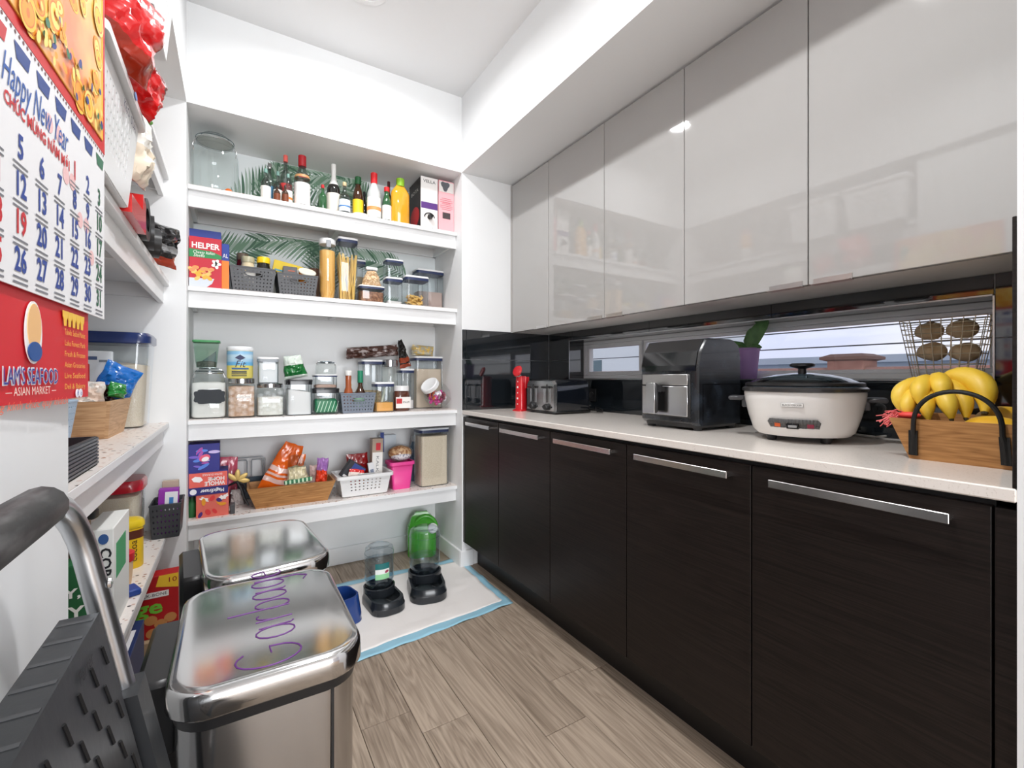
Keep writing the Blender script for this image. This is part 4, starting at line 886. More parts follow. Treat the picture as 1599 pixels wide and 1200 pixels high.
O('door_wedge', bx(-.010, 0, 0, .010, .05, .045, b=.003), mat('dark_grey', (.07, .07, .075), .5), None, (XA(363, 2.52), 2.51, Z4), label='small dark grey block beside the coral floral box', cat='block')
# long crate with snacks
xa, ya = FL(401, 796, Z4); xb, yb = FL(517, 783, Z4)
cxm = (XA(386, 2.54)+XA(524, 2.54))/2; cw = XA(524, 2.54)-XA(386, 2.54); ch = ZA(757, cxm, 2.54)-Z4
crate('long brown wooden crate of snack bags on the lowest back shelf', cxm, 2.625, Z4, cw, .19, ch, CRATE, rz=-.02, flare=.20)
bag('large orange snack bag leaning in the long crate', XA(426, 2.64), 2.640, Z4+.050, .155, .262, .036, [film((238, 104, 24)), film((244, 206, 196))], 41, rot=(0, .40, .0), top=.62, bands=((.18, .5, 1), (.26, .30, 0), (.38, .42, 0)), wr=1.4)
bag('second orange snack bag with white triangle behind the pasta bag', XA(452, 2.68), 2.682, Z4+.02, .105, .215, .018, [film((240, 112, 26)), film((248, 226, 210))], 42, rot=(0, .12, 0), bands=((.4, .52, 1),), wr=1.3)
o = bag('clear bag of yellow ring pasta with green and yellow striped seal', XA(467, 2.58), 2.585, Z4+.018, .135, .225, .058, [mat('ring_pasta', (.66, .58, .36), .35, noise_=(70, (.86, .78, .56), .4, .62), coat=.5), clear('bag_film2', (.86, .87, .86), .15), film((236, 210, 60))], 43, rot=(0, -.06, 0), top=.45, bands=((.72, 1, 1), (0, .12, 2)), name='pasta_bag', wr=1.5)
O('seal_strip', MB().box(-.066, -.04, .088, .066, -.028, .108, b=.003), ink(22, 110, 70), o)
for k in range(7): O('seal_stripe', bx(-.062+k*.0195, -.0412, .0885, -.054+k*.0195, -.0395, .1075), ink(196, 224, 190), o, smooth=False)
bag('red and purple sweet bag at the end of the long crate', XA(500, 2.58), 2.582, Z4+.02, .058, .195, .045, [film((224, 66, 36)), film((170, 120, 190)), film((60, 30, 50))], 44, rot=(.0, .07, 0), bands=((.68, 1, 1), (0, .35, 2)), wr=1.8)
bag('pale pink crumpled packet in the long crate', XA(493, 2.66), 2.655, Z4+.02, .065, .15, .04, [film((228, 196, 190)), film((200, 60, 80))], 45, bands=((.1, .3, 1),), wr=1.8)
# white perforated basket
x, w, h = fit(530, 610, 741, 2.52, Z4)
r = hole_basket('white plastic basket with round holes and handwriting, full of sachets', x, 2.60, Z4+.004, w, .17, h-.004, 0, 'round', 8, 4, None)
txt('Mix  Soup', .016, ink(50, 50, 60), r, (.0, -.0795, h*.86), width=.06, shear=.35); O('handle', bx(-.045, -.096, h-.002, .045, -.088, h+.004, b=.002), mat('grey_handle', (.42, .42, .42), .4), r)
b = carton('navy and black coffee capsule box tilted in the white basket', XA(543, 2.57), 2.566, Z4+.085, .10, .045, .10, ink(24, 26, 36), name='capsule_box', rot=(0, .62, .0)); patch('printed_panel', b, ink(34, 60, 140), (.012, -.001, .075), .07, .04); patch('printed_panel', b, ink(196, 180, 140), (0, -.0012, .05), .02, .024); patch('printed_line', b, ink(230, 230, 230), (0, -.001, .012), .08, .012)
b = carton('white medicine-like slim packet tilted in the white basket', XA(584, 2.56), 2.556, Z4+.05, .032, .02, .12, ink(220, 220, 222), name='slim_packet', rot=(0, -.16, 0)); patch('printed_panel', b, ink(120, 130, 150), (0, -.001, .07), .018, .03)
bag('red and white sachet bag in front of the capsule box', XA(553, 2.545), 2.546, Z4+.06, .08, .085, .02, [film((214, 44, 44)), film((240, 226, 216))], 47, rot=(0, .2, 0), bands=((.5, .8, 1),), wr=2)
bag('dark red crisp bag standing at the back of the white basket', XA(560, 2.64), 2.645, Z4+.03, .115, .185, .032, [film((132, 14, 20)), film((226, 140, 40))], 48, rot=(0, -.05, 0), bands=((0, .3, 1),), name='snack_bag', wr=1.3)
x, w, h = fit(580.5, 597.5, 686, 2.585, Z4)
b = carton('kraft brown box with white label and red badge rising from the basket', x, 2.60, Z4+.02, w, .06, h-.02, ink(170, 150, 132), name='kraft_box', rot=(0, .03, 0)); patch('printed_panel', b, ink(236, 234, 230), (0, -.001, h*.42), w*.94, h*.5); patch('printed_badge', b, ink(200, 24, 44), (.003, -.0012, h*.78), w*.42, h*.14); txt('KALK', .02, ink(90, 90, 95), b, (0, -.0016, h*.45), ux=(0, 0, -1), uy=(1, 0, 0), width=h*.3)
b = carton('white and blue carton standing at the very back behind the bread', XA(606, 2.76), 2.76, Z4, .10, .05, ZA(680, XA(606, 2.76), 2.76)-Z4, ink(214, 224, 232), name='milk_carton'); patch('printed_panel', b, ink(30, 60, 140), (-.036, -.001, .25), .022, .12)
# pink bucket and bread
x, w, h = fit(611, 647, 722, 2.55, Z4)
r = T('pink_tub', 'bright pink square plastic tub beside the white basket', 'tub', (x, 2.61, Z4)); PNK = mat('pink_plastic', (.80, .06, .30), .35)
O('body', MB().rr([(w*.74, .085, 0), (w*.94, .11, h-.014)], .012, 4, cap1=False), PNK, r, solid=.002); O('rim', MB().loft([MB().rr([(w*a, .11*b, zz)], .016, 4, cap0=False, cap1=False).v for a, b, zz in ((.93, 1, h-.018), (1.07, 1.13, h-.018), (1.07, 1.13, h), (.93, 1, h))], False, False), PNK, r)
r = T('bread_loaf', 'brown bread loaf in a clear bag resting on the pink tub', 'bread', (XA(625, 2.61), 2.615, Z4+h))
O('loaf', MB().ell((0, 0, .042), .068, .055, .045, 20, 12, lambda p: p+Vector((0, 0, .004))*noise.noise(p*40)), mat('bread_crust', (.34, .13, .045), .7, noise_=(60, (.74, .50, .28), .42, .62)), r); O('wrapper', MB().ell((0, 0, .045), .075, .06, .052, 20, 12, lambda p: p+Vector((1, 1, 1))*.004*noise.noise(p*60)), clear('bread_film', (.92, .92, .92), .08), r); O('printed_label', MB().ell((0, -.006, .03), .062, .056, .03, 20, 10), mat('bread_print', (.75, .72, .74), .4, noise_=(90, (.25, .23, .33), .5, .62)), r)
r = T('water_bottle', 'slate blue drinking bottle with white cap behind the bread', 'bottle', (XA(648, 2.74), 2.745, Z4)); hb = ZA(680, XA(648, 2.74), 2.74)-Z4
O('body', MB().lathe([(.032, 0), (.035, .006), (.035, hb*.66), (.020, hb*.84), (.016, hb*.88)], 24), mat('slate_blue', (.09, .15, .22), .2, coat=.4), r); O('cap', MB().lathe([(.019, hb*.87), (.02, hb*.88), (.02, hb*.985), (.017, hb)], 20), ink(214, 220, 222), r)
x, w, h = fit(656, 703, 669, 2.535, Z4)
pop_box('tall clear container full of brown rice with grey lid', x, 2.535+.07, Z4, w, .14, min(h, SH[2]-.1-Z4), mat('brown_rice', (.66, .54, .40), .8, noise_=(420, (.78, .68, .54), .4, .6)), .93, lid=mat('grey_white_lid', (.60, .63, .66), .25))

# ================================================================== on the worktop
def toaster():
    r = T('toaster', 'four slice toaster with steel control face and glossy black shell', 'toaster', (1.405, 2.01, ZK)); D, Wd, H = .232, .27, .178
    O('shell', MB().loft([[(x, s*Wd/2*k, z) for (s, k, z) in ((-1, .97, .012), (-1, 1, .03), (-1, 1, H*.80), (-1, .94, H*.95), (-1, .85, H), (1, .85, H), (1, .94, H*.95), (1, 1, H*.80), (1, 1, .03), (1, .97, .012))] for x in (.016, D*.96)]).loft([[(D*.96+dx, s*Wd/2*k*q, .012+(z-.012)*q2) for (s, k, z) in ((-1, .97, .012), (-1, 1, .03), (-1, 1, H*.80), (-1, .94, H*.95), (-1, .85, H), (1, .85, H), (1, .94, H*.95), (1, 1, H*.80), (1, 1, .03), (1, .97, .012))] for dx, q, q2 in ((0, 1, 1), (.008, .97, .97))]), mat('toaster_black', (.006, .008, .012), .05, coat=.6), r)
    O('base', bx(0, -Wd/2-.004, .004, D+.006, Wd/2+.004, .016, b=.004), BLACKP, r)
    for a in (.02, D-.02):
        for b in (-.1, .1): O('foot', MB().lathe([(.010, 0), (.010, .006)], 12, cx=a, cy=b), BLACKP, r)
    f = O('control_face', MB().loft([[(.0, y, z) for y, z in ((-Wd*.46, .016), (Wd*.46, .016), (Wd*.46, H*.86), (Wd*.40, H*.97), (-Wd*.40, H*.97), (-Wd*.46, H*.86))], [(.018, y, z) for y, z in ((-Wd*.48, .016), (Wd*.48, .016), (Wd*.48, H*.88), (Wd*.42, H*.99), (-Wd*.42, H*.99), (-Wd*.48, H*.88))]]), STEEL, r, smooth=False)
    for y in (-.065, .065):
        O('lever_slot', bx(-.0012, y-.004, .06, .0008, y+.004, .155), BLACKP, f); O('lever', bx(-.026, y-.02, .134, -.001, y+.02, .146, b=.003), BLACKP, f)
        O('knob', MB().lathe([(.018, 0), (.018, .012), (.014, .018)], 18).xf(Matrix.Rotation(-pi/2, 4, 'Y')), BLACKP, f, loc=(0, y, .036)); 
        for k in (-1, 1): O('button', MB().lathe([(.006, 0), (.006, .005)], 12).xf(Matrix.Rotation(-pi/2, 4, 'Y')), BLACKP, f, loc=(0, y+k*.033, .036))
        O('slot_guard', bx(-.003, y-.028, .058, -.0005, y-.022, .13), CHROME, f); O('slot_guard', bx(-.003, y+.022, .058, -.0005, y+.028, .13), CHROME, f)
    for y in (-.085, -.03, .03, .085): O('bread_slot', bx(.04, y-.013, H-.002, D-.02, y+.013, H+.0008), mat('slot_dark', (.02, .02, .02), .5), r)
    O('chrome_trim', bx(.03, -Wd*.40, H-.001, D-.012, Wd*.40, H+.0004), CHROME, r)
    O('cord', MB().tube([(D, -.06, .03), (D+.04, -.07, .014), (D+.07, -.13, .012), (D+.04, -.19, .01), (D+.0, -.2, .012), (D+.03, -.15, .02), (D+.075, -.10, .026), (D+.07, -.16, .014)], .005, 8), BLACKP, r)
toaster()
# red can press
RP = mat('red_plastic', (.62, .012, .02), .22, coat=.4)
r = T('can_press', 'slim bright red upright drink maker with round flipped lid by the corner', 'drink maker', (1.41, 2.205, ZK), .2); 
O('column', MB().rr([(.062, .062, .004), (.058, .058, .02), (.054, .054, .19), (.05, .05, .20)], .02, 5), RP, r); O('base', MB().rr([(.09, .075, 0), (.09, .075, .005), (.07, .065, .01)], .02, 5), RP, r)
O('lid_disc', MB().lathe([(.012, 0), (.03, .002), (.034, .008), (.028, .016), (.006, .018)], 24).xf(Matrix.Rotation(radians(-68), 4, 'Y')), RP, r, loc=(-.022, 0, .225)); O('hinge', MB().tube([(-.02, -.014, .2), (-.02, .014, .2)], .008, 10), CHROME, r)
O('glare_block', MB().rr([(.036, .03, .13), (.036, .03, .195)], .01, 4, cx=.02, cy=-.018), mat('red_gloss', (.62, .012, .02), .05, coat=.6), r)  # added glossier block, put in to catch the window glare on the column
for k in range(5): O('printed_mark', MB().lathe([(.006 if k in (1, 3) else .0035, 0), (.006 if k in (1, 3) else .0035, .0012)], 12).xf(Matrix.Rotation(-pi/2, 4, 'Y')), ink(244, 236, 236), r, loc=(-.0285+.0006*k, 0, .04+.032*k))
# air fryer
def fryer():
    r = T('air_fryer', 'black air fryer with brushed steel drawer front and handle', 'air fryer', (1.39, 1.155, ZK)); Wd, D, H = .262, .262, .335
    prof = [(.012, .018), (0, .03), (0, .20), (.0, .235), (.012, .285), (.045, H*.985), (.08, H), (D-.05, H), (D-.012, H-.02), (D, H-.06), (D, .02)]
    def ring(s, k): return [(D/2+(x-D/2)*k, s, .018+(z-.018)*(1 if k == 1 else .985)) for x, z in prof]
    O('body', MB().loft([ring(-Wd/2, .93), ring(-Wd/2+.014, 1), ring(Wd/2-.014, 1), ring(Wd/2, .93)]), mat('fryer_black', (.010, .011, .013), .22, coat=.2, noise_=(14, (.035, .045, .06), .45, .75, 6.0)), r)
    O('control_panel', MB().loft([[(x-.0025, -Wd*.47, z) for x, z in ((-.0005, .215), (0, .235), (.012, .285), (.045, H*.985))]+[(x+.01, -Wd*.47, z) for x, z in ((.045, H*.98), (.012, .28), (0, .215))], [(x-.0025, Wd*.47, z) for x, z in ((-.0005, .215), (0, .235), (.012, .285), (.045, H*.985))]+[(x+.01, Wd*.47, z) for x, z in ((.045, H*.98), (.012, .28), (0, .215))]]), BLACKG, r, smooth=False)
    d = O('drawer_front', bx(-.008, -Wd*.40, .045, .004, Wd*.46, .205, b=.004), BLACKP, r)
    O('steel_plate', bx(-.011, -Wd*.37, .05, -.006, Wd*.43, .160, b=.002), STEEL, d); O('steel_band', bx(-.011, -Wd*.37, .163, -.006, Wd*.43, .203, b=.002), mat('band_steel', (.55, .54, .53), .3, metal=1), d)
    O('handle', MB().box(-.048, .012, .058, -.030, .060, .170, b=.006).box(-.032, .018, .135, -.008, .050, .165, b=.003), BLACKP, d); O('handle_plate', bx(-.052, .016, .056, -.047, .058, .172, b=.002), STEEL, d)
    O('basket_seam', bx(.03, -Wd/2-.0006, .165, D-.01, -Wd/2+.002, .168), BLACKG, r, smooth=False); O('drawer_edge', bx(.028, -Wd/2-.0008, .03, .032, -Wd/2+.002, .168), BLACKG, r, smooth=False)
    O('plinth', MB().rr([(D*.94, Wd*.94, .010), (D*.97, Wd*.97, .03)], .03, 4, cx=D/2), BLACKP, r)
    for a in (.035, D-.035):
        for b in (-Wd*.40, Wd*.40): O('foot', MB().lathe([(.016, 0), (.018, .016)], 14, cx=a, cy=b), BLACKP, r)
fryer()
# rice cooker
def cooker():
    r = T('rice_cooker', 'white rice cooker with glass lid, dark rim and grey control panel', 'rice cooker', (1.505, .735, ZK), radians(17))
    CW = mat('cooker_white', (.80, .78, .75), .22, coat=.3); H = .150
    O('body', MB().lathe([(.105, .016), (.122, .018), (.134, .03), (.148, .075), (.158, .12), (.161, .145), (.159, .150)], 48), CW, r)
    O('rim', MB().lathe([(.161, .148), (.166, .150), (.166, .158), (.160, .163), (.15, .163)], 48), mat('rim_dark', (.035, .033, .033), .25), r)
    l = O('lid', MB().lathe([(.155, .164), (.157, .170), (.12, .188), (.07, .200), (.02, .205)], 48), clear('lid_glass', (.55, .66, .70), .03), r)
    O('inner_pot', MB().lathe([(.150, .12), (.152, .160), (.148, .162), (.145, .13), (.02, .125)], 40), mat('pot_grey', (.22, .24, .26), .3, metal=.6), r)
    O('lid_ring', MB().lathe([(.153, .165), (.158, .167), (.157, .174), (.149, .177)], 48, cap0=False, cap1=False), BLACKP, l); O('knob', MB().lathe([(.012, .202), (.011, .218), (.024, .222), (.034, .226), (.034, .232), (.028, .235)], 24), BLACKP, l); O('vent', MB().lathe([(.004, .190), (.004, .197)], 10, cx=.07), CHROME, l)
    for s in (-1, 1): O('handle', MB().box(-.032, s*.158, .118, .032, s*.205, .132, b=.004).box(-.026, s*.150, .095, .026, s*.166, .130, b=.004).xf(Matrix.Rotation(radians(9), 4, 'Z')), mat('handle_grey', (.045, .046, .05), .3), r)
    for k in range(4): a = pi/4+pi/2*k; O('foot', MB().lathe([(.013, 0), (.016, .018)], 12, cx=.098*cos(a), cy=.098*sin(a)), BLACKP, r)
    # curved control panel on the front
    def cp(u, v, off=.0): a = pi+(u-.5)*.92; rr = .121+.030*((v*.062)/.06)+.004+off; return (rr*cos(a), rr*sin(a), .028+.062*v*.72)
    m = MB(); n = 16
    top = [(i/n, .95 if 0 < i < n else .78) for i in range(n+1)]; bot = [(i/n, .08 if 4 <= i <= 12 else .30) for i in range(n+1)]
    outer = [[cp(u, v) for u, v in row] for row in (bot, [(t[0], t[1]*.5+b[1]*.5) for t, b in zip(top, bot)], top)]
    for j in range(2):
        for i in range(n): m.poly([outer[j][i], outer[j][i+1], outer[j+1][i+1], outer[j+1][i]])
    p = O('control_panel', m, mat('panel_grey', (.10, .10, .10), .35), r, solid=.003)
    def pt(u, v): q = Vector(cp(u, v, .003)); return q
    for u, c in ((.82, ink(150, 40, 70)), (.20, ink(220, 96, 40))):
        q = pt(u, .56); t = Vector((sin(pi+(u-.5)*.92), -cos(pi+(u-.5)*.92), 0)); patch('indicator', p, c, q, .016, .011, ux=t, uy=(-.25, 0, .97), th=.001)
    q = pt(.5, .52); O('switch', bx(-.006, -.016, -.008, .004, .016, .008, b=.002), BLACKG, p, loc=tuple(q)); O('switch_tab', bx(-.009, -.011, -.004, -.004, .011, .003, b=.001), mat('tab_grey', (.3, .3, .3), .3), p, loc=tuple(q))
    nmp = O('name_plate', bx(-.001, -.028, -.006, .001, .028, .006, b=.0008), mat('plate_silver', (.55, .55, .55), .3, metal=.6), r, loc=(-.1568, 0, .112)); patch('plate_field', nmp, ink(236, 234, 230), (-.0012, 0, 0), .053, .0095, ux=(0, -1, 0)); txt('BLACK+DECKER', .0075, ink(50, 50, 50), nmp, (-.0022, 0, 0), ux=(0, -1, 0), width=.048)
    O('cord', MB().tube([(.14, -.03, .035), (.19, -.05, .012), (.20, -.11, .006), (.15, -.17, .006), (.22, -.20, .006), (.24, -.12, .02), (.21, -.06, .03)], .0035, 8), ink(200, 198, 195), r)
    O('plug', bx(.185, -.10, .012, .215, -.07, .032, b=.004), ink(205, 203, 200), r)
cooker()
# orchid on the sill
SZ = WZ0+.004
r = T('potted_orchid', 'orchid with broad green leaves in a mauve pot on the window sill', 'plant', (1.822, 1.105, SZ))
MAU = mat('mauve_pot', (.40, .24, .52), .5); O('pot', MB().lathe([(.034, 0), (.036, .003), (.047, .120), (.050, .121), (.050, .128), (.044, .128), (.042, .11)], 28), MAU, r); O('soil', MB().lathe([(.043, .115), (.02, .122)], 20), mat('bark', (.06, .035, .02), .9), r)
def leaf(pts, wd, th=.003):
    m = MB(); n = len(pts); rings = []
    for i, p in enumerate(pts):
        t = i/(n-1); p = Vector(p); d = (Vector(pts[min(i+1, n-1)])-Vector(pts[max(i-1, 0)])).normalized(); s = d.cross(Vector((-1, 0, .15))).normalized(); nn = s.cross(d); w = wd*max(.06, sin(pi*(.10+.86*t))**.7)
        rings.append([p-s*w-nn*w*.0, p-s*w*.5-nn*w*.12, p-nn*w*.28, p+s*w*.5-nn*w*.12, p+s*w, p+s*w*.5+nn*th, p+nn*(th-w*.16), p-s*w*.5+nn*th])
    return m.loft(rings)
LG = mat('orchid_leaf', (.06, .17, .05), .35, noise_=(30, (.11, .26, .08), .4, .6))
O('leaf', leaf([(0, 0, .12), (0, -.02, .15), (-.005, -.045, .19), (-.005, -.07, .222), (0, -.088, .238)], .033), LG, r); O('leaf', leaf([(0, 0, .12), (-.01, .02, .14), (-.02, .05, .145), (-.02, .08, .128), (-.015, .095, .115)], .018), LG, r)
O('leaf', leaf([(0, .005, .12), (.005, .01, .16), (.005, -.004, .195), (0, -.015, .208)], .010), LG, r); O('leaf', leaf([(0, 0, .12), (-.02, .025, .132), (-.035, .045, .125), (-.04, .06, .112)], .014), LG, r); O('leaf', leaf([(0, 0, .12), (-.01, -.03, .135), (-.01, -.055, .132), (-.01, -.068, .127)], .009), LG, r)
# wire basket on the sill
r = T('wire_basket', 'brass wire basket of buns standing on the window sill', 'basket', (1.815, .483, SZ)); m = MB(); n = 0
def wr_(z): k = .70+.30*z/.18; return .098*k, .044*k
for z in (.002, .045, .075, .10, .12, .138, .153, .166, .18):
    a, b = wr_(z); m.tube([(b*sx, a*sy, z) for sx, sy in ((-1, -1), (1, -1), (1, 1), (-1, 1))], .0013, 5, closed=True)
for i in range(9):
    t = -1+2*i/8
    for s in (-1, 1): a0, b0 = wr_(.002); a1, b1 = wr_(.18); m.tube([(s*b0, t*a0, .002), (s*b1, t*a1, .18)], .0013, 5)
for i in range(4):
    t = -1+2*i/3
    for s in (-1, 1): a0, b0 = wr_(.002); a1, b1 = wr_(.18); m.tube([(t*b0, s*a0, .002), (t*b1, s*a1, .18)], .0013, 5)
for i in range(7): t = -1+2*i/6; a0, b0 = wr_(.002); m.tube([(-b0, t*a0, .002), (b0, t*a0, .002)], .0013, 5)
O('wires', m, mat('brass_wire', (.52, .46, .34), .35, metal=.8), r)
BUN = mat('bun', (.60, .42, .24), .7, noise_=(30, (.70, .54, .35), .4, .6))
for lb, p, q in (('tan bun at the bottom of the wire basket', (0, .032, .085), .033), ('tan bun lying upper in the wire basket, orchid side', (0, .038, .148), .032), ('tan bun lying upper in the wire basket, splash panel side', (0, -.036, .148), .033), ('tan bun at the bottom of the wire basket, splash panel side', (0, -.042, .080), .032)):
    O('bun', MB().ell((0, 0, 0), q*.9, q*1.1, q*.85, 18, 12, lambda v: v+v.normalized()*.003*noise.noise(v*60)), BUN, None, (1.815+p[0], .483+p[1], SZ+p[2]), label=lb, cat='bun')
# fruit crate
crx, cry = 1.47, .343
crate('brown wooden fruit crate with black arched metal handle on the worktop', crx+.03, cry, ZK, .24, .30, .094, CRATE, rz=radians(-90), handle='one', flare=.20)
BAN = mat('banana', (.80, .50, .03), .45, noise_=(14, (.86, .60, .07), .35, .65)); BTIP = mat('banana_tip', (.05, .035, .015), .7)
r = T('banana_bunch', 'bunch of stubby ripe yellow bananas lying in the fruit crate', 'bananas', (1.445, .375, ZK+.072))
def banana(p0, p1, bow, rad):
    p0, p1, bow = Vector(p0), Vector(p1), Vector(bow); n = 12; pts = [p0.lerp(p1, i/n)+bow*(4*(i/n)*(1-i/n)) for i in range(n+1)]
    rs = [rad*v for v in (.34, .5, .8, .95, 1, 1, 1, 1, .97, .9, .74, .5, .26)]
    o = O('banana', MB().tube(pts, rs, 10), BAN, r); d = (pts[-1]-pts[-2]).normalized(); O('tip', MB().tube([pts[-1]-d*.002, pts[-1]+d*.006], [rad*.27, rad*.2], 7), BTIP, o)
hub = (.055, .05, .118)
for p1, bw, q in (((-.040, .092, .040), (-.015, .025, .02), .022), ((-.058, .046, .060), (-.02, .006, .022), .0225), ((-.046, .006, .072), (-.015, -.008, .025), .0225), ((-.020, -.066, .046), (.01, -.03, .042), .029), ((-.062, .068, .026), (-.03, .015, .005), .018), ((-.064, .028, .022), (-.03, .0, .008), .019), ((-.062, -.016, .028), (-.03, -.012, .012), .021), ((-.030, -.035, .030), (-.01, -.02, .02), .021)): banana(hub, p1, bw, q)
O('crown', MB().tube([(.055, .05, .108), (.050, .052, .124), (.03, .052, .128), (.02, .05, .126)], [.014, .017, .014, .010], 8), BTIP, r)
r.scale = (.90, .90, .90)
MAN = mat('mango', (.80, .42, .02), .4, noise_=(12, (.88, .56, .05), .35, .65))
for lb, p, s, a in (('golden mango lying at the front of the fruit crate', (1.43, .302, ZK+.070), (.046, .056, .036), .1), ('golden mango lying behind in the fruit crate', (1.545, .305, ZK+.085), (.046, .056, .038), -.1)):
    O('mango', MB().ell((0, 0, 0), *s, 22, 14, lambda v: Vector((v.x, v.y, v.z*(1+.8*v.y)))), MAN, None, p, (0, 0, a), lb, 'mango')
r = T('red_fruit_net', 'red and pink fruit netting hanging over the crate edge', 'net', (1.375, .452, ZK+.093)); rn = random.Random(5); m = MB()
for k in range(46):
    a = Vector((rn.uniform(-.01, .02), rn.uniform(-.012, .008), rn.uniform(-.004, .012))); b = a+Vector((rn.uniform(-.02, 0), rn.uniform(.005, .035), rn.uniform(-.03, .008))); m.tube([a, (a+b)/2+Vector((rn.uniform(-.006, .006), 0, rn.uniform(0, .01))), b], .0011, 4)
O('net_strands', m, mat('net_red', (.85, .16, .16), .5), r)['kind'] = 'stuff'; O('net_knot', MB().ell((0, -.02, .008), .012, .022, .008), mat('net_knot', (.80, .06, .05), .5), r)
# outlets
def outlet(y, z, label):
    r = T('wall_outlet', label, 'outlet', (XR-.0075, y, z)); O('cover', bx(-.006, -.058, -.036, 0, .058, .036, b=.002), BLACKP, r)
    for k in (-1, 1):
        s = O('socket', MB().lathe([(.018, 0), (.018, .003), (.016, .004)], 20).xf(Matrix.Rotation(-pi/2, 4, 'Y')), mat('socket_black', (.02, .02, .021), .3), r, loc=(-.006, k*.026, 0))
        for q in (-1, 1): O('pin_slot', bx(-.0048, q*.006-.001, -.005, -.0035, q*.006+.001, .005), mat('slot_black', (.002, .002, .002), .8), s)
outlet(YA(1362, XR), 1.005, 'black double wall outlet behind the rice cooker and fruit crate'); outlet(YA(922, XR), 1.005, 'black double wall outlet behind the toaster')

# ================================================================== on the floor
# absorbent pad: blue backing with a white quilted field
def pad():
    c = [Vector((.395, 1.815)), Vector((1.165, 1.895)), Vector((1.185, 2.545)), Vector((.40, 2.56))]
    def at(u, v): return (c[0]*(1-u)+c[1]*u)*(1-v)+(c[3]*(1-u)+c[2]*u)*v
    def zz(u, v):
        e = min(u, 1-u, v, 1-v); n = noise.noise(Vector((u*4, v*5, 2)))+.5*noise.noise(Vector((u*9, v*10, 7)))
        return .003+.009*max(0, n)*(.3 if (.1 < u < .72 and .25 < v < .85) else 1)+(.008*max(0, noise.noise(Vector((u*7, v*7, 5)))+.2) if e < .05 else 0)
    r = T('absorbent_pad', 'white quilted absorbent pad with blue plastic border under the water feeders', 'pad')
    O('backing', MB().grid(lambda u, v: (*at(u, v), zz(u, v)-.002), 44, 40), mat('pad_blue', (.30, .55, .68), .35), r, solid=.0012)
    def w_(u, v): u2, v2 = .05+.90*u, .07+.86*v; return (*at(u2, v2), zz(u2, v2)+.0005)
    O('quilted_field', MB().grid(w_, 44, 40), mat('pad_white', (.84, .80, .77), .8, bump=(90, .3)), r, solid=.0012)
pad()
def feeder(label, x, y, rz, k, lab):
    r = T('water_feeder', label, 'pet feeder', (x, y, .006), rz, 'pet water feeders'); DG = mat('feeder_black', (.016, .019, .023), .25, coat=.2)
    W2, D2 = .158*k, .235*k
    def ring(w, d, z, oy=0): return MB().rr([(w, d, z, 0, oy)], .06*k, 7, cap0=False, cap1=False).v
    O('base', MB().loft([ring(W2, D2, 0), ring(W2, D2, .028*k), ring(W2*.97, D2*.97, .032*k), ring(W2*.93, D2*.94, .055*k), ring(W2*.80, D2*.84, .055*k), ring(W2*.72, D2*.78, .022*k)], True, True), DG, r)
    O('collar', MB().lathe([(.074*k, .04*k), (.074*k, .075*k), (.068*k, .078*k), (.066*k, .05*k)], 28, cy=.055*k, cap0=False, cap1=False), DG, r)
    hb = O('reservoir', MB().lathe([(.022*k, .036*k), (.026*k, .058*k), (.050*k, .070*k), (.066*k, .095*k), (.068*k, .11*k), (.068*k, .235*k), (.064*k, .258*k), (.050*k, .268*k), (.046*k, .262*k), (.02*k, .258*k)], 32, cy=.055*k), clear('reservoir_plastic', (.84, .88, .90), .03, 1.65), r)
    for z in (.115, .232): O('mould_ring', MB().tube([(.0685*k*cos(t), .055*k+.0685*k*sin(t), z*k) for t in [2*pi*i/30 for i in range(30)]], .0018, 6, closed=True), clear('ring_plastic', (.82, .86, .88), .05, 1.6), hb)
    O('water', MB().lathe([(.02*k, .04*k), (.046*k, .072*k), (.062*k, .096*k), (.065*k, .112*k), (.065*k, lab[0]*k), (.01*k, lab[0]*k)], 28, cy=.055*k), clear('water', (.86, .90, .93), .0, 1.33), r)
    O('bowl_water', MB().rr([(W2*.72, D2*.6, .024*k, 0, -.03*k), (W2*.72, D2*.6, .025*k, 0, -.03*k)], .05*k, 6), mat('dark_water', (.02, .022, .024), .03), r)
    if lab[1]:
        a0, a1 = radians(235), radians(292); n = 10; m = MB()
        for z0, z1, mi in ((.125, .150, 0), (.150, .172, 1), (.172, .20, 2)):
            m.mi = mi
            for i in range(n): t0, t1 = a0+(a1-a0)*i/n, a0+(a1-a0)*(i+1)/n; m.poly([(.0688*k*cos(t0), .055*k+.0688*k*sin(t0), z0*k), (.0688*k*cos(t1), .055*k+.0688*k*sin(t1), z0*k), (.0688*k*cos(t1), .055*k+.0688*k*sin(t1), z1*k), (.0688*k*cos(t0), .055*k+.0688*k*sin(t0), z1*k)])
        O('paper_label', m, [ink(150, 214, 160), ink(236, 240, 236), ink(30, 110, 110)], hb)
        blob('printed_drop', hb, ink(150, 40, 70), (.012, .055*k-.0695*k, .160*k), .010, .006, ang=.5)
feeder('smaller pet water feeder with paper label on its bottle, on the pad', .618, 2.205, .08, 1.02, (.20, True))
feeder('taller clear pet water feeder beside the green jug, on the pad', .845, 2.225, -.22, 1.16, (.14, False))
r = T('blue_feeder', 'deep blue plastic pet bowl between the steel bin and the water feeders', 'pet bowl', (.405, 2.17, .006), .25); BLB = mat('royal_blue', (.012, .045, .20), .2, coat=.4)
O('bowl', MB().loft([MB().rr([(w, d, z)], .045, 6, cap0=False, cap1=False).v for w, d, z in ((.17, .17, 0), (.17, .17, .03), (.15, .15, .115), (.138, .138, .115), (.12, .12, .03))], True, True), BLB, r); O('foot_ring', MB().rr([(.176, .176, 0), (.172, .172, .012)], .05, 6), BLB, r)
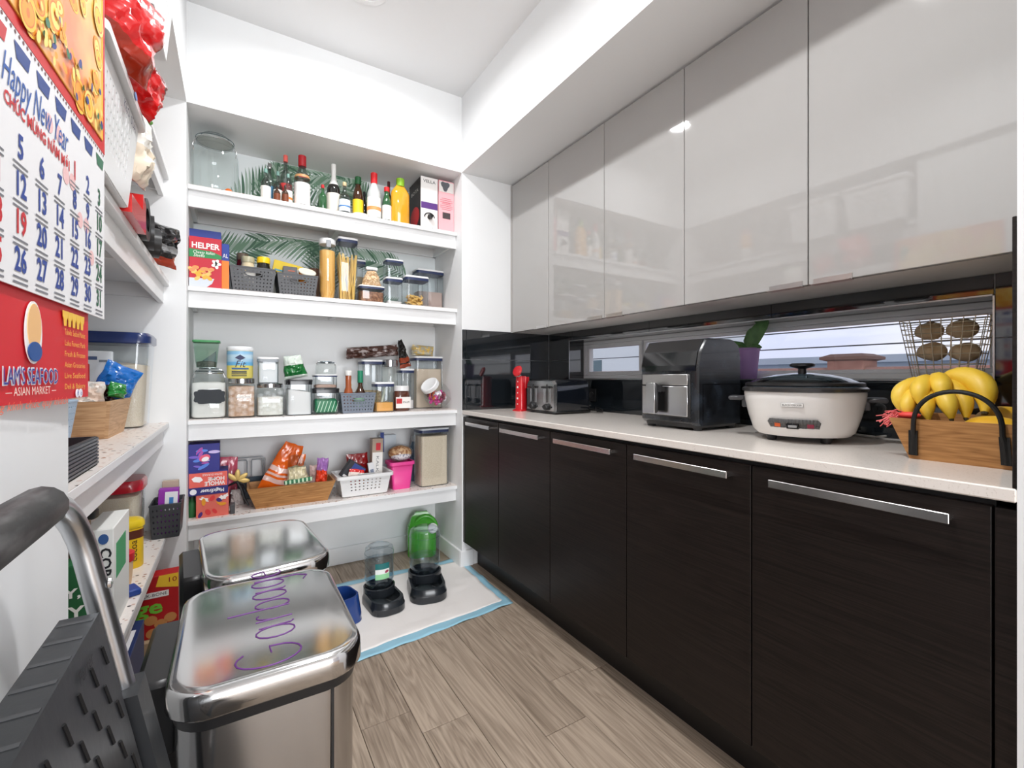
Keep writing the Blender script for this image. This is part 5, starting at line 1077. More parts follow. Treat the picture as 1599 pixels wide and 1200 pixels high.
# green jug
r = T('detergent_jug', 'bright green plastic jug with handle and white cap in the corner', 'jug', (1.0, 2.715, 0), -.25); JG = mat('jug_green', (.07, .40, .03), .25, coat=.3)
jw, jd, jh = .175, .115, .275
O('body', MB().rr([(jw*.94, jd*.92, 0), (jw, jd, .015), (jw, jd, .155), (jw*.96, jd*.9, .19)], .04, 6), JG, r)
n = 20; arch = [(jw*.40*cos(t)*1.02, .0, .17+.105*sin(t)) for t in [pi*i/n for i in range(n+1)]]
O('handle', MB().tube([(-.05, -.01, .15)]+[(.02+.068*cos(t), -.012, .165+.078*sin(t)) for t in [pi*(1-i/12) for i in range(13)]]+[(.07, -.012, .15)], .013, 10), JG, r)
O('shoulder', MB().loft([[(a*(1-.0), b, .185) for a, b in ((-.08, -.04), (.08, -.04), (.08, .04), (-.08, .04))], [(a*.8, b*.7, .235) for a, b in ((-.08, -.0), (.08, -.0), (.08, .04), (-.08, .04))], [(a*.42, b*.6, .268) for a, b in ((-.08, .005), (.08, .005), (.08, .04), (-.08, .04))]]), JG, r)
O('cap', MB().lathe([(.030, 0), (.031, .002), (.031, .026), (.028, .030)], 24).xf(Matrix.Rotation(radians(62), 4, 'X') @ Matrix.Rotation(radians(10), 4, 'Y')), WHITEP, r, loc=(.058, -.03, .165))
# two stainless bins
def bin_(label, x0, x1, y0, y1, rz, marked):
    w, d = x1-x0, y1-y0; r = T('steel_bin', label, 'bin', ((x0+x1)/2, (y0+y1)/2, 0), rz, 'stainless step bins'); H = .65
    O('body', MB().rr([(w*.90, d*.90, .018), (w*.92, d*.92, H-.045)], .055, 8), STEEL, r)
    O('base_ring', MB().rr([(w*.93, d*.93, 0), (w*.93, d*.93, .02)], .055, 8), BLACKP, r); O('collar', MB().rr([(w*.93, d*.93, H-.062), (w*.95, d*.95, H-.040)], .055, 8), BLACKP, r)
    O('body_seam', bx(w*.30, -d*.462, .03, w*.315, -d*.456, H-.06), BLACKP, r, smooth=False)
    n = 6; rings = []
    for k, z in ((.985, H-.040), (1.0, H-.036), (1.0, H-.014), (.992, H-.006), (.975, H-.0015), (.955, H), (.90, H+.0004)):
        rings.append(MB().rr([(w*k if k > .9 else w*k, d*k, z)], .062*k, 8, cap0=False, cap1=False).v)
    l = O('lid', MB().loft(rings), LIDST, r)
    O('hinge_box', MB().box(-w/2-.042, -d*.27, H-.135, -w/2+.014, d*.27, H-.014, b=.008), BLACKP, r)
    O('hinge_back', bx(-w/2-.03, -d*.22, .0, -w/2+.02, d*.22, H-.12, b=.006), BLACKP, r)
    O('pedal', MB().box(w*.44, -.06, .012, w/2+.045, .06, .024, b=.004), STEEL, r)
    if marked:
        G = [[arc(0, .5, .42, .52, 50, 330), [(.36, .24), (.40, .48), (.12, .46)]], [arc(1.05, .34, .28, .34, 20, 390), [(1.33, .62), (1.36, .05), (1.44, 0)]], [[(1.70, .66), (1.74, 0)], arc(1.94, .34, .20, .30, 175, 60)], [[(2.36, 1.15), (2.40, 0)], arc(2.62, .32, .26, .33, 150, -190)], [arc(3.28, .34, .27, .34, 20, 390), [(3.55, .62), (3.58, .05), (3.66, 0)]], [arc(4.10, .34, .26, .34, 20, 390), [(4.36, .62), (4.38, -.3), (4.2, -.52), (3.95, -.42)]], [[(4.65, .34), (5.12, .40)]+arc(4.9, .34, .24, .32, 15, 315)]]
        strokes(l, mat('marker_purple', (.13, .03, .20), .5), [st for g in G for st in g], (.042, -d*.36, H+.0006), (0, .072, 0), (-.092, 0, 0), 1.0, .0014)
bin_('brushed steel bin with Garbage handwritten in purple on its lid', -.088, .195, .785, 1.185, 0, True)
bin_('plain brushed steel bin behind the one marked Garbage', -.075, .205, 1.22, 1.62, radians(5), False)

# ================================================================== side recess
XS = -.235
# upper level: two slotted baskets on the top shelf, one on the crisps shelf
for y0, y1, lb in ((.972, 1.29, 'white slotted basket on the top side shelf, next to the calendar wall'), (1.31, 1.60, 'white slotted basket on the top side shelf, towards the back wall')):
    hole_basket(lb, -.265, (y0+y1)/2, Z1+.004, y1-y0-.03, .25, .235, radians(90), 'slot', 11, 4)
hole_basket('white slotted basket with blue handwriting full of red crisp bags', -.315, 1.272, Z2+.004, .396, .22, .225, radians(90), 'slot', 10, 5)
bs = [o for o in bpy.data.objects if o.name.startswith('plastic_basket')][-1]
txt('KẸO  SỮA', .028, ink(60, 60, 90), bs, (.06, -.1145, .178), width=.13, shear=.2)
b_tag = O('oval_sticker', MB().lathe([(.001, 0), (.014, 0), (.014, .001)], 18, sx=1, sy=.55).xf(Matrix.Rotation(pi/2, 4, 'X')), ink(120, 150, 210), bs, loc=(.05, -.126, .222))
bag('large glossy red crisp bag sticking up out of the slotted basket', -.205, 1.215, Z2+.235, .15, .20, .07, [film((196, 16, 18)), film((150, 40, 20))], 61, rot=(.0, .22, radians(55)), bands=((0, .25, 1),), name='crisp_bag', wr=.9)
bag('smaller red crisp bag lying at the far end of the slotted basket', -.205, 1.385, Z2+.240, .115, .125, .06, [film((206, 18, 20)), film((120, 8, 14))], 62, rot=(.1, .35, radians(60)), bands=((.75, 1, 1),), name='crisp_bag', wr=.9)
r = T('crisp_tube', 'cardboard crisp tube with black and orange bands behind the red bags', 'tube', (-.272, 1.95, Z1)); O('tube', MB().lathe([(.037, 0), (.037, .245)], 26), ink(238, 236, 230), r); O('orange_wrap', MB().lathe([(.0374, .08), (.0374, .175)], 26, cap0=False, cap1=False), ink(240, 160, 30), r); O('red_wrap', MB().lathe([(.0374, .185), (.0374, .21)], 26, cap0=False, cap1=False), ink(190, 30, 30), r); O('black_wrap', MB().lathe([(.0376, .215), (.0376, .245)], 26, cap0=False, cap1=False), ink(24, 22, 22), r); txt('PRINCE', .02, ink(190, 30, 30), r, (.0385, 0, .2), ux=(0, 1, 0), width=.05)
o = bag('pale cream wafer packet with green clip standing past the slotted basket', -.225, 1.60, Z2+.12, .11, .20, .05, [film((236, 222, 200)), film((250, 248, 240))], 63, rot=(0, .0, radians(80)), bands=((.5, 1, 1),), name='wafer_packet', wr=1.5); O('peg_clip', MB().tube([(-.04, 0, .195), (.055, -.012, .2)], .007, 8), ink(90, 150, 50), o)
# middle level of the recess (crisps shelf, far part)
r = T('letter_rack', 'red plastic file rack at the edge of the crisps shelf', 'rack', (-.245, 1.565, Z2)); O('panel', MB().prism([(-.11, 0), (.10, 0), (.10, .085), (.055, .10), (.05, .055), (-.11, .045)], -.006, .03, 'x'), mat('rack_red', (.62, .02, .02), .25, coat=.3), r); O('back_panel', bx(-.05, -.1, 0, -.035, .10, .11, b=.003), mat('rack_dark_red', (.16, .015, .015), .3), r)
for k, (yy, zz, q) in enumerate(((1.737, .0, .062), (1.858, .0, .055), (1.968, .0, .05))):
    O('tape_ring', MB().lathe([(q*.55, -.02), (q, -.02), (q, .02), (q*.55, .02)], 26, cap0=False, cap1=False).xf(Matrix.Rotation(pi/2, 4, 'X') @ Matrix.Rotation(radians(90), 4, 'Y')), mat('ring_black', (.02, .02, .021), .35), None, (-.240, yy, Z2+q+.001), (0, 0, .15*k), ('black ring shaped tin, largest of three, by the red rack', 'black ring shaped tin, middle sized of three', 'black ring shaped tin, smallest of three')[k], 'tin', 'black ring tins')
bag('bright blue foil bag behind the black ring tins', -.330, 1.90, Z2+.008, .13, .21, .035, [film((30, 110, 190))], 64, rot=(0, .1, radians(60)), wr=1.5)
bag('black and silver coffee bag jutting from the crisps shelf end', -.275, 2.14, Z2+.022, .20, .155, .06, [film((26, 25, 26)), film((150, 150, 150)), film((170, 60, 36))], 65, rot=(0, .12, radians(35)), bands=((.30, .5, 1), (0, .2, 2)), name='coffee_bag', wr=2)
# rice bin and snack crate on the middle side shelf
def rice_bin(label, x, y, z, w, d, h, lidc, frac, rz=0):
    r = T('rice_bin', label, 'bin', (x, y, z), rz); O('body', MB().rr([(w*.82, d*.88, 0), (w*.84, d*.90, .01), (w*.95, d*.97, h-.04)], .035, 6, cap1=False), CLEAR, r)
    O('lid', MB().rr([(w*.95, d*.97, h-.042), (w, d, h-.038), (w, d, h-.012), (w*.94, d*.94, h)], .04, 6), lidc, r); O('rice', MB().rr([(w*.79, d*.85, .006), (w*.86, d*.90, h*frac), (w*.5, d*.5, h*frac+.01)], .03, 6), mat('white_rice', (.80, .72, .60), .8, noise_=(380, (.72, .60, .46), .45, .6)), r); return r
rice_bin('large clear rice bin with navy blue lid at the end of the side shelf', -.415, 2.288, Z3, .29, .21, .36, mat('lid_navy', (.012, .03, .13), .25, coat=.3), .66)
crate('pale wooden crate crammed with snack packets on the side shelf', -.425, 1.985, Z3, .33, .21, .118, CRATEL, rz=radians(90), flare=.20)
b = carton('white product box with blue logo behind the snack crate', -.455, 2.154, Z3+.0, .16, .024, .285, ink(226, 232, 236), name='product_box'); patch('printed_panel', b, ink(70, 90, 130), (.02, -.001, .26), .04, .012); patch('printed_panel', b, ink(120, 130, 140), (.06, -.001, .25), .03, .008)
b = carton('red biscuit carton standing in the snack crate', -.460, 2.055, Z3+.012, .085, .035, .225, ink(186, 22, 26), name='biscuit_carton', rz=.15)
bag('shiny blue foil bag leaning over the snack crate end', -.378, 2.108, Z3+.122, .11, .12, .035, [film((24, 110, 196))], 71, rot=(0, .45, radians(25)), wr=1.5)
bag('dark brown chocolate packet on top of the snack crate', -.385, 2.000, Z3+.085, .085, .09, .05, [film((44, 24, 20)), film((220, 214, 206))], 72, rot=(-.2, .1, radians(50)), bands=((.0, .25, 1),), wr=2)
bag('clear bag with pale pink biscuits on top of the snack crate', -.425, 1.88, Z3+.085, .14, .11, .06, [mat('pink_biscuits', (.72, .56, .46), .3, noise_=(26, (.80, .78, .74), .42, .6), coat=.5)], 73, rot=(-.5, .1, radians(10)), wr=1.8)
bag('small mint green packet at the rear of the snack crate', -.490, 1.975, Z3+.10, .05, .12, .03, [film((120, 200, 160))], 74, rot=(0, .1, 0), wr=1.5)
O('green_sachet', bag_mesh(.06, .05, .03, 75), [film((40, 140, 60))], None, (-.336, 1.99, Z3+.124), (0, .2, 1.0), 'small green sachet at the corner of the snack crate', 'sachet')
weave_basket('light blue woven basket beside the snack crate', -.475, 1.66, Z3, .18, .19, .125, mat('sky_weave', (.38, .50, .64), .5), rz=radians(90), nu=9, nv=6, handle=False)
o = bag('kraft paper bag with printed stamp lying on the blue basket', -.47, 1.60, Z3+.128, .15, .15, .04, [mat('kraft_paper', (.60, .38, .20), .8)], 76, rot=(-.95, 0, radians(15)), name='paper_bag', wr=.8); patch('printed_stamp', o, ink(150, 90, 50), (0, -.026, .09), .06, .05); txt('EVERY', .03, ink(110, 64, 36), o, (0, -.028, .09), width=.05)
r = T('ribbed_tray', 'black ribbed plastic tray at the edge of the side shelf by the wall corner', 'tray', (-.345, 1.205, Z3)); RB = mat('ribbed_black', (.022, .023, .028), .35)
for (a, b, c, d) in ((-.09, -.12, -.084, .12), (.084, -.12, .09, .12), (-.09, -.12, .09, -.114), (-.09, .114, .09, .12)): O('side', bx(a, b, 0, c, d, .062), RB, r, smooth=False)
O('bottom', bx(-.09, -.12, 0, .09, .12, .004), RB, r, smooth=False); m = MB()
for k in range(8): m.box(.0895, -.12, .004+k*.0073, .0925, .12, .0085+k*.0073); m.box(-.09, .1195, .004+k*.0073, .09, .1225, .0085+k*.0073)
O('ribs', m, mat('rib_slate', (.05, .055, .07), .35), r, smooth=False); O('red_refill', bx(-.06, -.08, .006, .06, .08, .03, b=.01), mat('refill_red', (.5, .05, .04), .4), r)
# lowest side shelf
rice_bin('clear rice bin with red lid on the lowest side shelf', -.388, 2.22, Z4, .20, .17, .262, mat('lid_red', (.50, .012, .03), .25, coat=.3), .78)
weave_basket('black woven basket jutting out at the end of the lowest side shelf', -.232, 2.335, Z4, .10, .15, .135, mat('black_weave', (.035, .038, .045), .5), nu=7, nv=5, handle=False)
b = carton('purple and white tea carton in the black woven basket', -.232, 2.300, Z4+.006, .066, .045, .182, ink(150, 40, 170), name='tea_carton', rot=(0, .04, 0)); patch('printed_panel', b, ink(238, 238, 242), (.010, -.001, .135), .042, .075); patch('printed_panel', b, ink(60, 130, 200), (.010, -.0014, .135), .014, .03)
b = carton('tall kraft carton standing behind the purple tea carton', -.225, 2.358, Z4+.006, .055, .028, .205, ink(188, 168, 148), name='kraft_carton')
r = T('cocoa_canister', 'yellow cocoa canister with moulded yellow lid and brown print', 'canister', (-.315, 1.99, Z4), .5); YC = ink(250, 206, 30)
O('body', MB().rr([(.094, .074, 0), (.098, .078, .004), (.098, .078, .135)], .03, 6), YC, r); O('lid', MB().rr([(.100, .080, .133), (.106, .086, .137), (.106, .086, .150), (.098, .078, .160), (.06, .045, .165)], .034, 6), mat('yellow_lid', (.80, .58, .02), .3), r)
O('brown_print', MB().rr([(.0992, .0792, .100), (.0992, .0792, .128)], .03, 6, cap0=False, cap1=False), ink(92, 40, 24), r); txt('cocoa', .03, ink(60, 30, 20), r, (.012, -.0405, .06), ux=(0, 0, 1), uy=(-1, 0, 0), width=.07); txt('Nesquik', .018, ink(60, 30, 20), r, (-.016, -.0405, .06), ux=(0, 0, 1), uy=(-1, 0, 0), width=.07)
blob('printed_emblem', r, ink(200, 40, 30), (-.03, -.0402, .03), .012, .012)
r = T('drink_canister', 'magenta drink canister with black lid on the lowest side shelf', 'canister', (-.41, 1.86, Z4)); O('body', MB().lathe([(.05, 0), (.052, .005), (.052, .215)], 28), ink(128, 24, 66), r); O('lid', MB().lathe([(.054, .213), (.055, .216), (.055, .234), (.05, .238)], 28), BLACKP, r); O('white_band', MB().lathe([(.0525, .195), (.0525, .212)], 28, cap0=False, cap1=False), ink(230, 228, 226), r); patch('printed_panel', r, ink(220, 216, 214), (.034, -.040, .15), .03, .07, ux=(.76, .65, 0))
b = carton('corn flakes box with green and white front in the lowest side shelf', -.287, 1.50, Z4, .058, .20, .262, ink(240, 240, 236), name='cereal_box', rz=.0)
txt('CORN', .030, ink(30, 30, 36), b, (.013, -.0012, .165), ux=(0, 0, -1), uy=(1, 0, 0), width=.10, bold=.0008); txt('FLAKES', .024, ink(30, 30, 36), b, (-.012, -.0012, .16), ux=(0, 0, -1), uy=(1, 0, 0), width=.12, bold=.0006); patch('printed_panel', b, ink(236, 176, 40), (0, -.001, .045), .056, .07); blob('printed_emblem', b, ink(50, 90, 150), (.010, -.0012, .238), .010, .013)
patch('printed_panel', b, ink(40, 160, 96), (.0292, .09, .17), .12, .09, ux=(0, 1, 0))
b = carton('green biscuit box with white lettering in the lowest side shelf', -.35, 1.245, Z4, .19, .06, .26, ink(26, 96, 52), name='biscuit_box', rz=.0)
txt('BUTTERY,', .026, ink(244, 244, 238), b, (.02, -.0012, .205), width=.13, bold=.0006); txt('FLAKY', .034, ink(244, 244, 238), b, (.035, -.0012, .165), width=.11, bold=.0008); txt('Goodness', .034, ink(244, 244, 238), b, (.01, -.0012, .120), width=.15, shear=.3)
for k in range(4): blob('printed_biscuit', b, ink(224, 150, 60), (-.05+.035*k, -.0012-.0001*k, .045+.01*(k % 2)), .026, .022)
bag('kraft packet leaning behind the corn flakes box', -.41, 1.72, Z4, .13, .235, .05, [mat('kraft_pack', (.52, .38, .26), .6)], 77, rot=(0, 0, .3), wr=.8)
r = T('spread_tub', 'small red capped tub beside the yellow cocoa canister', 'tub', (-.30, 1.83, Z4)); O('body', MB().lathe([(.028, 0), (.032, .05), (.032, .075)], 22), ink(226, 190, 150), r); O('lid', MB().lathe([(.035, .073), (.036, .076), (.036, .098), (.03, .102)], 22), ink(206, 28, 36), r)
O('blue_packet', bx(-.02, -.03, 0, .02, .03, .02, b=.004), ink(36, 70, 150), None, (-.262, 1.74, Z4), (0, 0, .4), 'small blue packet at the edge of the lowest side shelf', 'packet')
# below the lowest side shelf
b = carton('white and navy box of extra large trash bags on top of its twin', -.345, 1.60, .175, .20, .26, .155, ink(26, 44, 92), name='trash_bag_box', group='boxes of trash bags')
patch('printed_panel', b, ink(232, 230, 232), (0, .105, .1562), .18, .17, ux=(1, 0, 0), uy=(0, 1, 0)); txt('X-LARGE', .032, ink(50, 30, 90), b, (.04, .10, .1575), ux=(0, -1, 0), uy=(1, 0, 0), width=.14, bold=.001); txt('TRASH', .036, ink(50, 30, 90), b, (-.0, .10, .1575), ux=(0, -1, 0), uy=(1, 0, 0), width=.12, bold=.001)
patch('printed_panel', b, ink(210, 206, 200), (.0, -.001, .085), .19, .10); txt('X-LARGE', .026, ink(50, 30, 90), b, (.01, -.0018, .11), width=.14, bold=.0008); txt('TRASH', .030, ink(50, 30, 90), b, (.01, -.0018, .075), width=.11, bold=.0008); blob('printed_emblem', b, ink(60, 130, 180), (.075, -.002, .12), .015, .009)
b = carton('box of extra large trash bags underneath its twin', -.345, 1.59, 0, .21, .27, .174, ink(30, 50, 96), name='trash_bag_box', group='boxes of trash bags'); patch('printed_panel', b, ink(224, 222, 220), (0, -.001, .09), .19, .09); txt('TRASH', .03, ink(50, 30, 90), b, (0, -.0018, .09), width=.12)
O('kraft_parcel', MB().box(-.10, -.07, 0, .10, .07, .105, b=.004), mat('parcel_kraft', (.45, .32, .2), .8), None, (-.315, 2.25, 0), label='plain brown parcel under the red dog biscuit box', cat='parcel', smooth=False)
b = carton('red dog biscuit box with green lettering standing under the side shelf', -.285, 2.20, .106, .20, .07, .235, ink(184, 18, 24), name='dog_biscuit_box', rz=.05)
O('printed_corner', MB().prism([(.1, .235), (.1, .18), (.03, .195), (.04, .235)], -.0009, 0, 'y'), ink(248, 200, 50), b, smooth=False); txt('10', .026, ink(160, 20, 24), b, (.08, -.0016, .213), width=.025); patch('printed_panel', b, ink(244, 240, 236), (.02, -.001, .165), .10, .022); txt('MILK-BONE', .016, ink(30, 30, 30), b, (.02, -.0016, .165), width=.09); txt('ge', .075, ink(120, 200, 60), b, (.01, -.0014, .118), width=.085, bold=.0012)
for dx, dz in ((0, 0), (-.03, .02), (.03, .018), (-.025, -.03), (.028, -.03)): blob('printed_biscuit', b, ink(206, 140, 80), (.045+dx, -.0012, .05+dz), .02, .018)
def pet(x, y, lb):
    r = T('water_bottle', lb, 'bottle', (x, y, 0), group='bottled water under the side shelf'); O('body', MB().lathe([(.027, 0), (.031, .006), (.031, .05), (.029, .056), (.031, .062), (.031, .12), (.029, .126), (.031, .132), (.030, .15), (.013, .19), (.013, .2)], 18), clear('pet_plastic', (.88, .93, .95), .05), r); O('label_wrap', MB().lathe([(.0316, .07), (.0316, .118)], 18, cap0=False, cap1=False), ink(60, 140, 200), r); O('cap', MB().lathe([(.015, .196), (.015, .212)], 14), ink(240, 242, 245), r)
k = 0
for y in (1.26, 1.33, 1.40):
    for x in (-.215, -.285): k += 1; pet(x, y, 'small water bottle below the side shelf, '+('room side' if x > -.25 else 'wall side')+', '+('by the trash bag boxes' if y > 1.38 else 'middle' if y > 1.3 else 'stool end'))

# ================================================================== folding step stool leaning on the wall
def stool():
    r = T('step_stool', 'folded aluminium step stool with black grip and ribbed black steps leaning on the wall', 'step stool')
    def P(y, z, off=0): return (-.172+(.965-z)*.20+off, y, z)              # leaning plane
    ya, yb = .315, .755; R = .0135
    def corner(yc, zc, r0, sgn): return [P(yc-sgn*r0*(1-sin(t)) if False else yc+sgn*(-r0+r0*sin(t)), zc-r0+r0*cos(t)) for t in [pi/2*i/6 for i in range(7)]]
    far = corner(yb, .968, .085, 1); near = [(p[0], 2*((ya+yb)/2)-p[1], p[2]) for p in far]
    O('front_frame', MB().tube([P(ya, .0)]+[P(ya, .5)]+near[::-1]+far+[P(yb, .5), P(yb, .0)], R, 12), ALU, r)
    O('grip', MB().tube([P(y, .968) for y in (ya+.075, ya+.085, ya+.15, (ya+yb)/2, yb-.15, yb-.088, yb-.078)], [.017, .022, .0225, .0225, .0225, .022, .017], 14), mat('foam_grip', (.018, .018, .019), .5, noise_=((60, 14, 60), (.10, .10, .10), .45, .7), bump=((50, 20, 50), .5)), r)
    for yy in (ya+.03, yb-.03): O('rear_leg', MB().tube([P(yy, .80, -.035), P(yy, .40, -.05), P(yy, .0, -.05)], .011, 10), ALU, r)
    STP = mat('step_black', (.020, .022, .025), .38, bump=(60, .15))
    def step(z1, z0, lb):
        y0, y1 = ya+.02, yb-.050; t = .034; q = .011
        s = O('step', MB().loft([[P(y0, z1, q-t), P(y1, z1, q-t), P(y1, z1, q), P(y0, z1, q)], [P(y0, z0, q-t), P(y1, z0, q-t), P(y1, z0, q), P(y0, z0, q)]]), STP, r, smooth=False)
        m = MB(); k = 0
        z = z1-.03
        while z > z0+.02:
            y = y0+.03+(.022 if k % 2 else 0)
            while y < y1-.012:
                m.tube([P(y, z, q+.0005), P(y+.004, z-.022, q+.0005)], .0022, 5); y += .045
            z -= .033; k += 1
        O('grip_ribs', m, mat('rib_black', (.008, .008, .009), .5), s)
        for i in range(9): m = MB(); yy = y0+.02+i*(y1-y0-.04)/8; m.loft([[P(yy, z1+.0006, q-.002), P(yy+.006, z1+.0006, q-.002), P(yy+.006, z1+.0006, q-t+.002), P(yy, z1+.0006, q-t+.002)], [P(yy, z1-.004, q-.002), P(yy+.006, z1-.004, q-.002), P(yy+.006, z1-.004, q-t+.002), P(yy, z1-.004, q-t+.002)]]); O('edge_rib', m, mat('edge_rib', (.05, .052, .056), .5), s, smooth=False)
        st = txt('Ferrer', .018, mat('emboss', (.006, .006, .007), .5), s, P((y0+y1)/2+.10, z1-.022, q+.0016), ux=(0, 1, 0), uy=(-.22, 0, .975), width=.05, shear=.3)
    step(.830, .50, ''); step(.44, .17, '')
    for yy in (ya, yb):
        O('side_bracket', MB().loft([[P(yy-.034, z, -.022), P(yy+.020, z, -.022), P(yy+.020, z, .020), P(yy-.034, z, .020)] for z in (.712, .70, .42, .40)]), STP, r, smooth=False)
        O('rivet', MB().lathe([(.007, 0), (.006, .003), (.002, .004)], 14).xf(Matrix.Rotation(pi/2, 4, 'Y')), CHROME, r, loc=P(yy, .845, R)); O('foot', MB().tube([P(yy, .035), P(yy, .0)], .017, 12), BLACKP, r)
stool()

# ================================================================== calendar on the near wall
def calendar():
    A, B = Vector((-.2135, .638, 0)), Vector((-.196, 1.048, 0)); Wc = (B-A).length; ux = (B-A).normalized(); n = Vector((ux.y, -ux.x, 0))
    zt, zb, zm = 1.865, 1.206, 1.492
    r = T('wall_calendar', 'large paper wall calendar with gold coin picture above a red shop backing card', 'calendar')
    def pt(u, z, off=0): return A+ux*(u*Wc)+n*off+Vector((0, 0, z))
    def sheet(name, u0, u1, z0, z1, o0, m, parent=r, th=.002):
        q = [pt(u0, z0, o0), pt(u1, z0, o0), pt(u1, z1, o0), pt(u0, z1, o0)]; return O(name, MB().loft([[p-n*th for p in q], q]), m, parent, smooth=False)
    U = dict(ux=ux, uy=(0, 0, 1))
    # backing card
    card = sheet('backing_card', .0, .84, 1.074, 1.60, -.0015, ink(214, 24, 40))
    cc = ink(60, 120, 190)
    zl = 1.124
    blob('shop_emblem', card, ink(244, 244, 244), pt(.33, zl+.035, .0006), .024, .038, ux, (0, 0, 1), n=28); blob('shop_emblem', card, ink(240, 190, 130), pt(.33, zl+.042, .0014), .019, .028, ux, (0, 0, 1), n=24); blob('shop_emblem', card, ink(30, 80, 150), pt(.33, zl+.012, .0022), .019, .012, ux, (0, 0, 1), n=20)
    txt("LAM'S SEAFOOD", .029, ink(242, 242, 248), card, pt(.33, zl-.019, .0006), width=.154, bold=1, **U); txt("LAM'S SEAFOOD", .027, ink(50, 60, 150), card, pt(.33, zl-.019, .0014), width=.150, **U)
    txt('— ASIAN MARKET —', .014, ink(244, 226, 214), card, pt(.33, zl-.036, .0008), width=.14, **U)
    for k, sx in enumerate(('Tukwila  Seafood Market', 'Lake Forest Park', 'Fresh & Frozen', 'Asian Groceries', 'Live Seafood', 'Deli & Bakery')): txt(sx, .011 if k else .012, ink(240, 190, 70), card, pt(.68, zl+.045-.0155*k, .0008), width=.085, **U)
    for k in range(5): blob('printed_glyph', card, ink(244, 196, 70), pt(.58+.042*k, zl+.066, .0008), .008, .011, ux, (0, 0, 1), n=10, wav=.35, k=3)
    txt('Cung kính chúc quý khách', .014, ink(250, 120, 90), card, pt(.32, zl-.052, .0008), width=.23, shear=.3, **U)
    for k in range(2): blob('printed_icon', card, ink(240, 240, 250), pt(.70+.035*k, zl-.043, .0008), .0065, .0065, ux, (0, 0, 1)); txt('fo'[k], .010, ink(60, 80, 170), card, pt(.70+.035*k, zl-.043, .0018), width=.005, **U)
    # picture sheet: red ground, gold coins, gold ingots
    pic = sheet('picture_sheet', -.02, 1.0, zm, zt, .004, ink(206, 26, 30)); sheet('picture_field', .0, .955, zm+.018, zt, .0046, mat('picture_glow', (.80, .20, .05), .35, noise_=(5, (.95, .62, .16), .35, .6)), pic, .0004)
    rn = random.Random(12); gold = (ink(248, 196, 60), ink(238, 160, 36), ink(252, 222, 120), ink(226, 120, 30)); ms = {0: MB(), 1: MB(), 2: MB(), 3: MB(), 4: MB(), 5: MB()}
    def disc(mb, u, z, a, b, off, hole=0, ang=0):
        N = 18; ring = []
        for j in range(N):
            t = 2*pi*j/N; p = (a*cos(t)*cos(ang)-b*sin(t)*sin(ang), a*cos(t)*sin(ang)+b*sin(t)*cos(ang)); ring.append(pt(u, z, off)+ux*p[0]+Vector((0, 0, p[1])))
        mb.poly(ring)
    for k in range(64):
        z = zm+.03+(rn.random()**1.25)*(zt-zm-.05); u = rn.uniform(.05, .92); a = rn.uniform(.010, .026); b = a*rn.uniform(.55, 1); an = rn.uniform(0, 3); off = .0049+k*.00003
        disc(ms[k % 3], u, z, a, b, off, 0, an); disc(ms[3], u, z, a*.80, b*.80, off+.00001, 0, an); disc(ms[(k+1) % 3], u, z, a*.70, b*.70, off+.00002, 0, an); disc(ms[3], u, z, a*.24, b*.24, off+.000025, 0, an+.7)
    for k in range(60): disc(ms[4 + k % 2] if k % 3 == 0 else ms[k % 3], rn.uniform(.04, .93), zm+.022+rn.random()*.075, rn.uniform(.004, .010), rn.uniform(.003, .006), .0072+k*.00002, 0, rn.uniform(0, 3))
    for k, c in enumerate((*gold, ink(30, 110, 70), ink(30, 50, 130))): O('printed_coins', ms[k], c, pic, smooth=False)['kind'] = 'stuff'
    q = [pt(u, z, .0049) for u, z in ((.0, zm+.018), (.955, zm+.018), (.955, zt))]
    O('gold_border', MB().tube(q, .0012, 5), ink(240, 170, 60), pic); blob('green_crest', pic, ink(40, 130, 90), pt(.90, zt-.075, .0076), .016, .04, ux, (0, 0, 1), ang=.2, n=20, wav=.15, k=3)
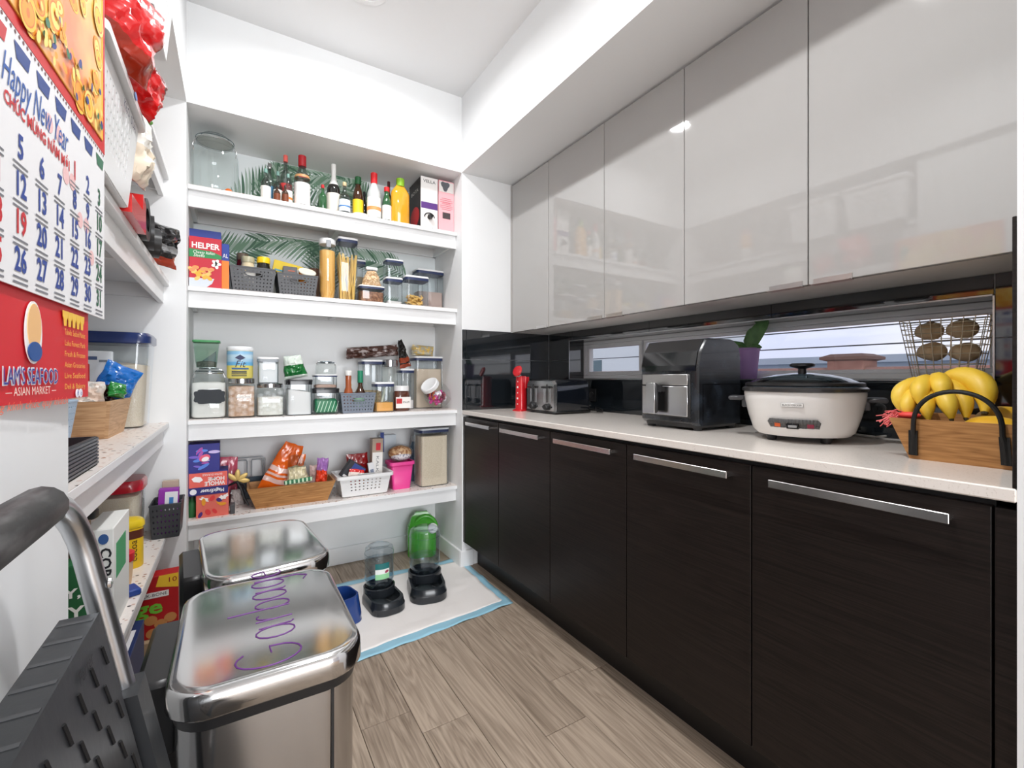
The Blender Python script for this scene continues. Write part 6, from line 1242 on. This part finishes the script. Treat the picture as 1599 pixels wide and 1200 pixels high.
    # page with the days
    pg = sheet('date_page', 0, 1.0, zb, zm+.004, .0035, ink(238, 238, 240))
    m = MB()
    for k in range(40): disc(m, .02+.96*k/39, zm-.004, .0022, .0022, .0040)
    O('punch_holes', m, ink(110, 60, 60), pg, smooth=False)
    cols = ((200, 34, 46), (34, 66, 150), (34, 66, 150), (34, 66, 150), (34, 66, 150), (34, 66, 150), (24, 96, 66)); cw = 1.0/7.15
    m = MB()
    for c in range(7): u = .025+cw*(c+.5); zz = zm-.022; q = [pt(u-.05, zz+.008, .0041), pt(u+.05, zz+.008, .0041), pt(u+.036, zz-.010, .0041), pt(u-.036, zz-.010, .0041)]; m.mi = 2 if c == 6 else (0 if c == 0 else 1); m.poly(q)
    O('weekday_tabs', m, [ink(200, 40, 50), ink(40, 70, 140), ink(40, 110, 80)], pg, smooth=False)
    txt('Happy New Year', .050, ink(40, 90, 170), pg, pt(.34, zm-.058, .0042), width=.19, shear=.4, **U); txt('CHÚC MỪNG NĂM MỚI', .020, ink(206, 40, 50), pg, pt(.36, zm-.088, .0042), width=.19, bold=.0008, **U)
    day = 1; lm = MB(); rowh = .0425
    for w in range(5):
        for c in range(7):
            if w == 0 and c < 4: continue
            if day > 31: break
            u = .025+cw*(c+.42); z = zm-.086-w*rowh; col = (200, 34, 46) if day in (1, 19) else cols[c]
            txt(str(day), .038, ink(*col), pg, pt(u, z, .0042), sx=.78, bold=1, name='date_number', **U)
            for k in range(2): a = pt(u-.045, z-.020-.006*k, .0041); b = pt(u+.045, z-.020-.006*k, .0041); lm.poly([a, b, b+Vector((0, 0, .0022)), a+Vector((0, 0, .0022))])
            day += 1
    O('small_print', lm, ink(120, 122, 130), pg, smooth=False)['kind'] = 'stuff'
    m = MB()
    for k in range(7): disc(m, (.42, .56, .70, .83, .50, .62, .77)[k], zm-.06-.045*(k % 4), .012, .012, .0040)
    O('pale_flowers', m, ink(240, 196, 196), pg, smooth=False)['kind'] = 'stuff'
    sheet('page_pad', .005, .995, zb+.004, zm, .0012, ink(206, 208, 212), r, .0035)
calendar()
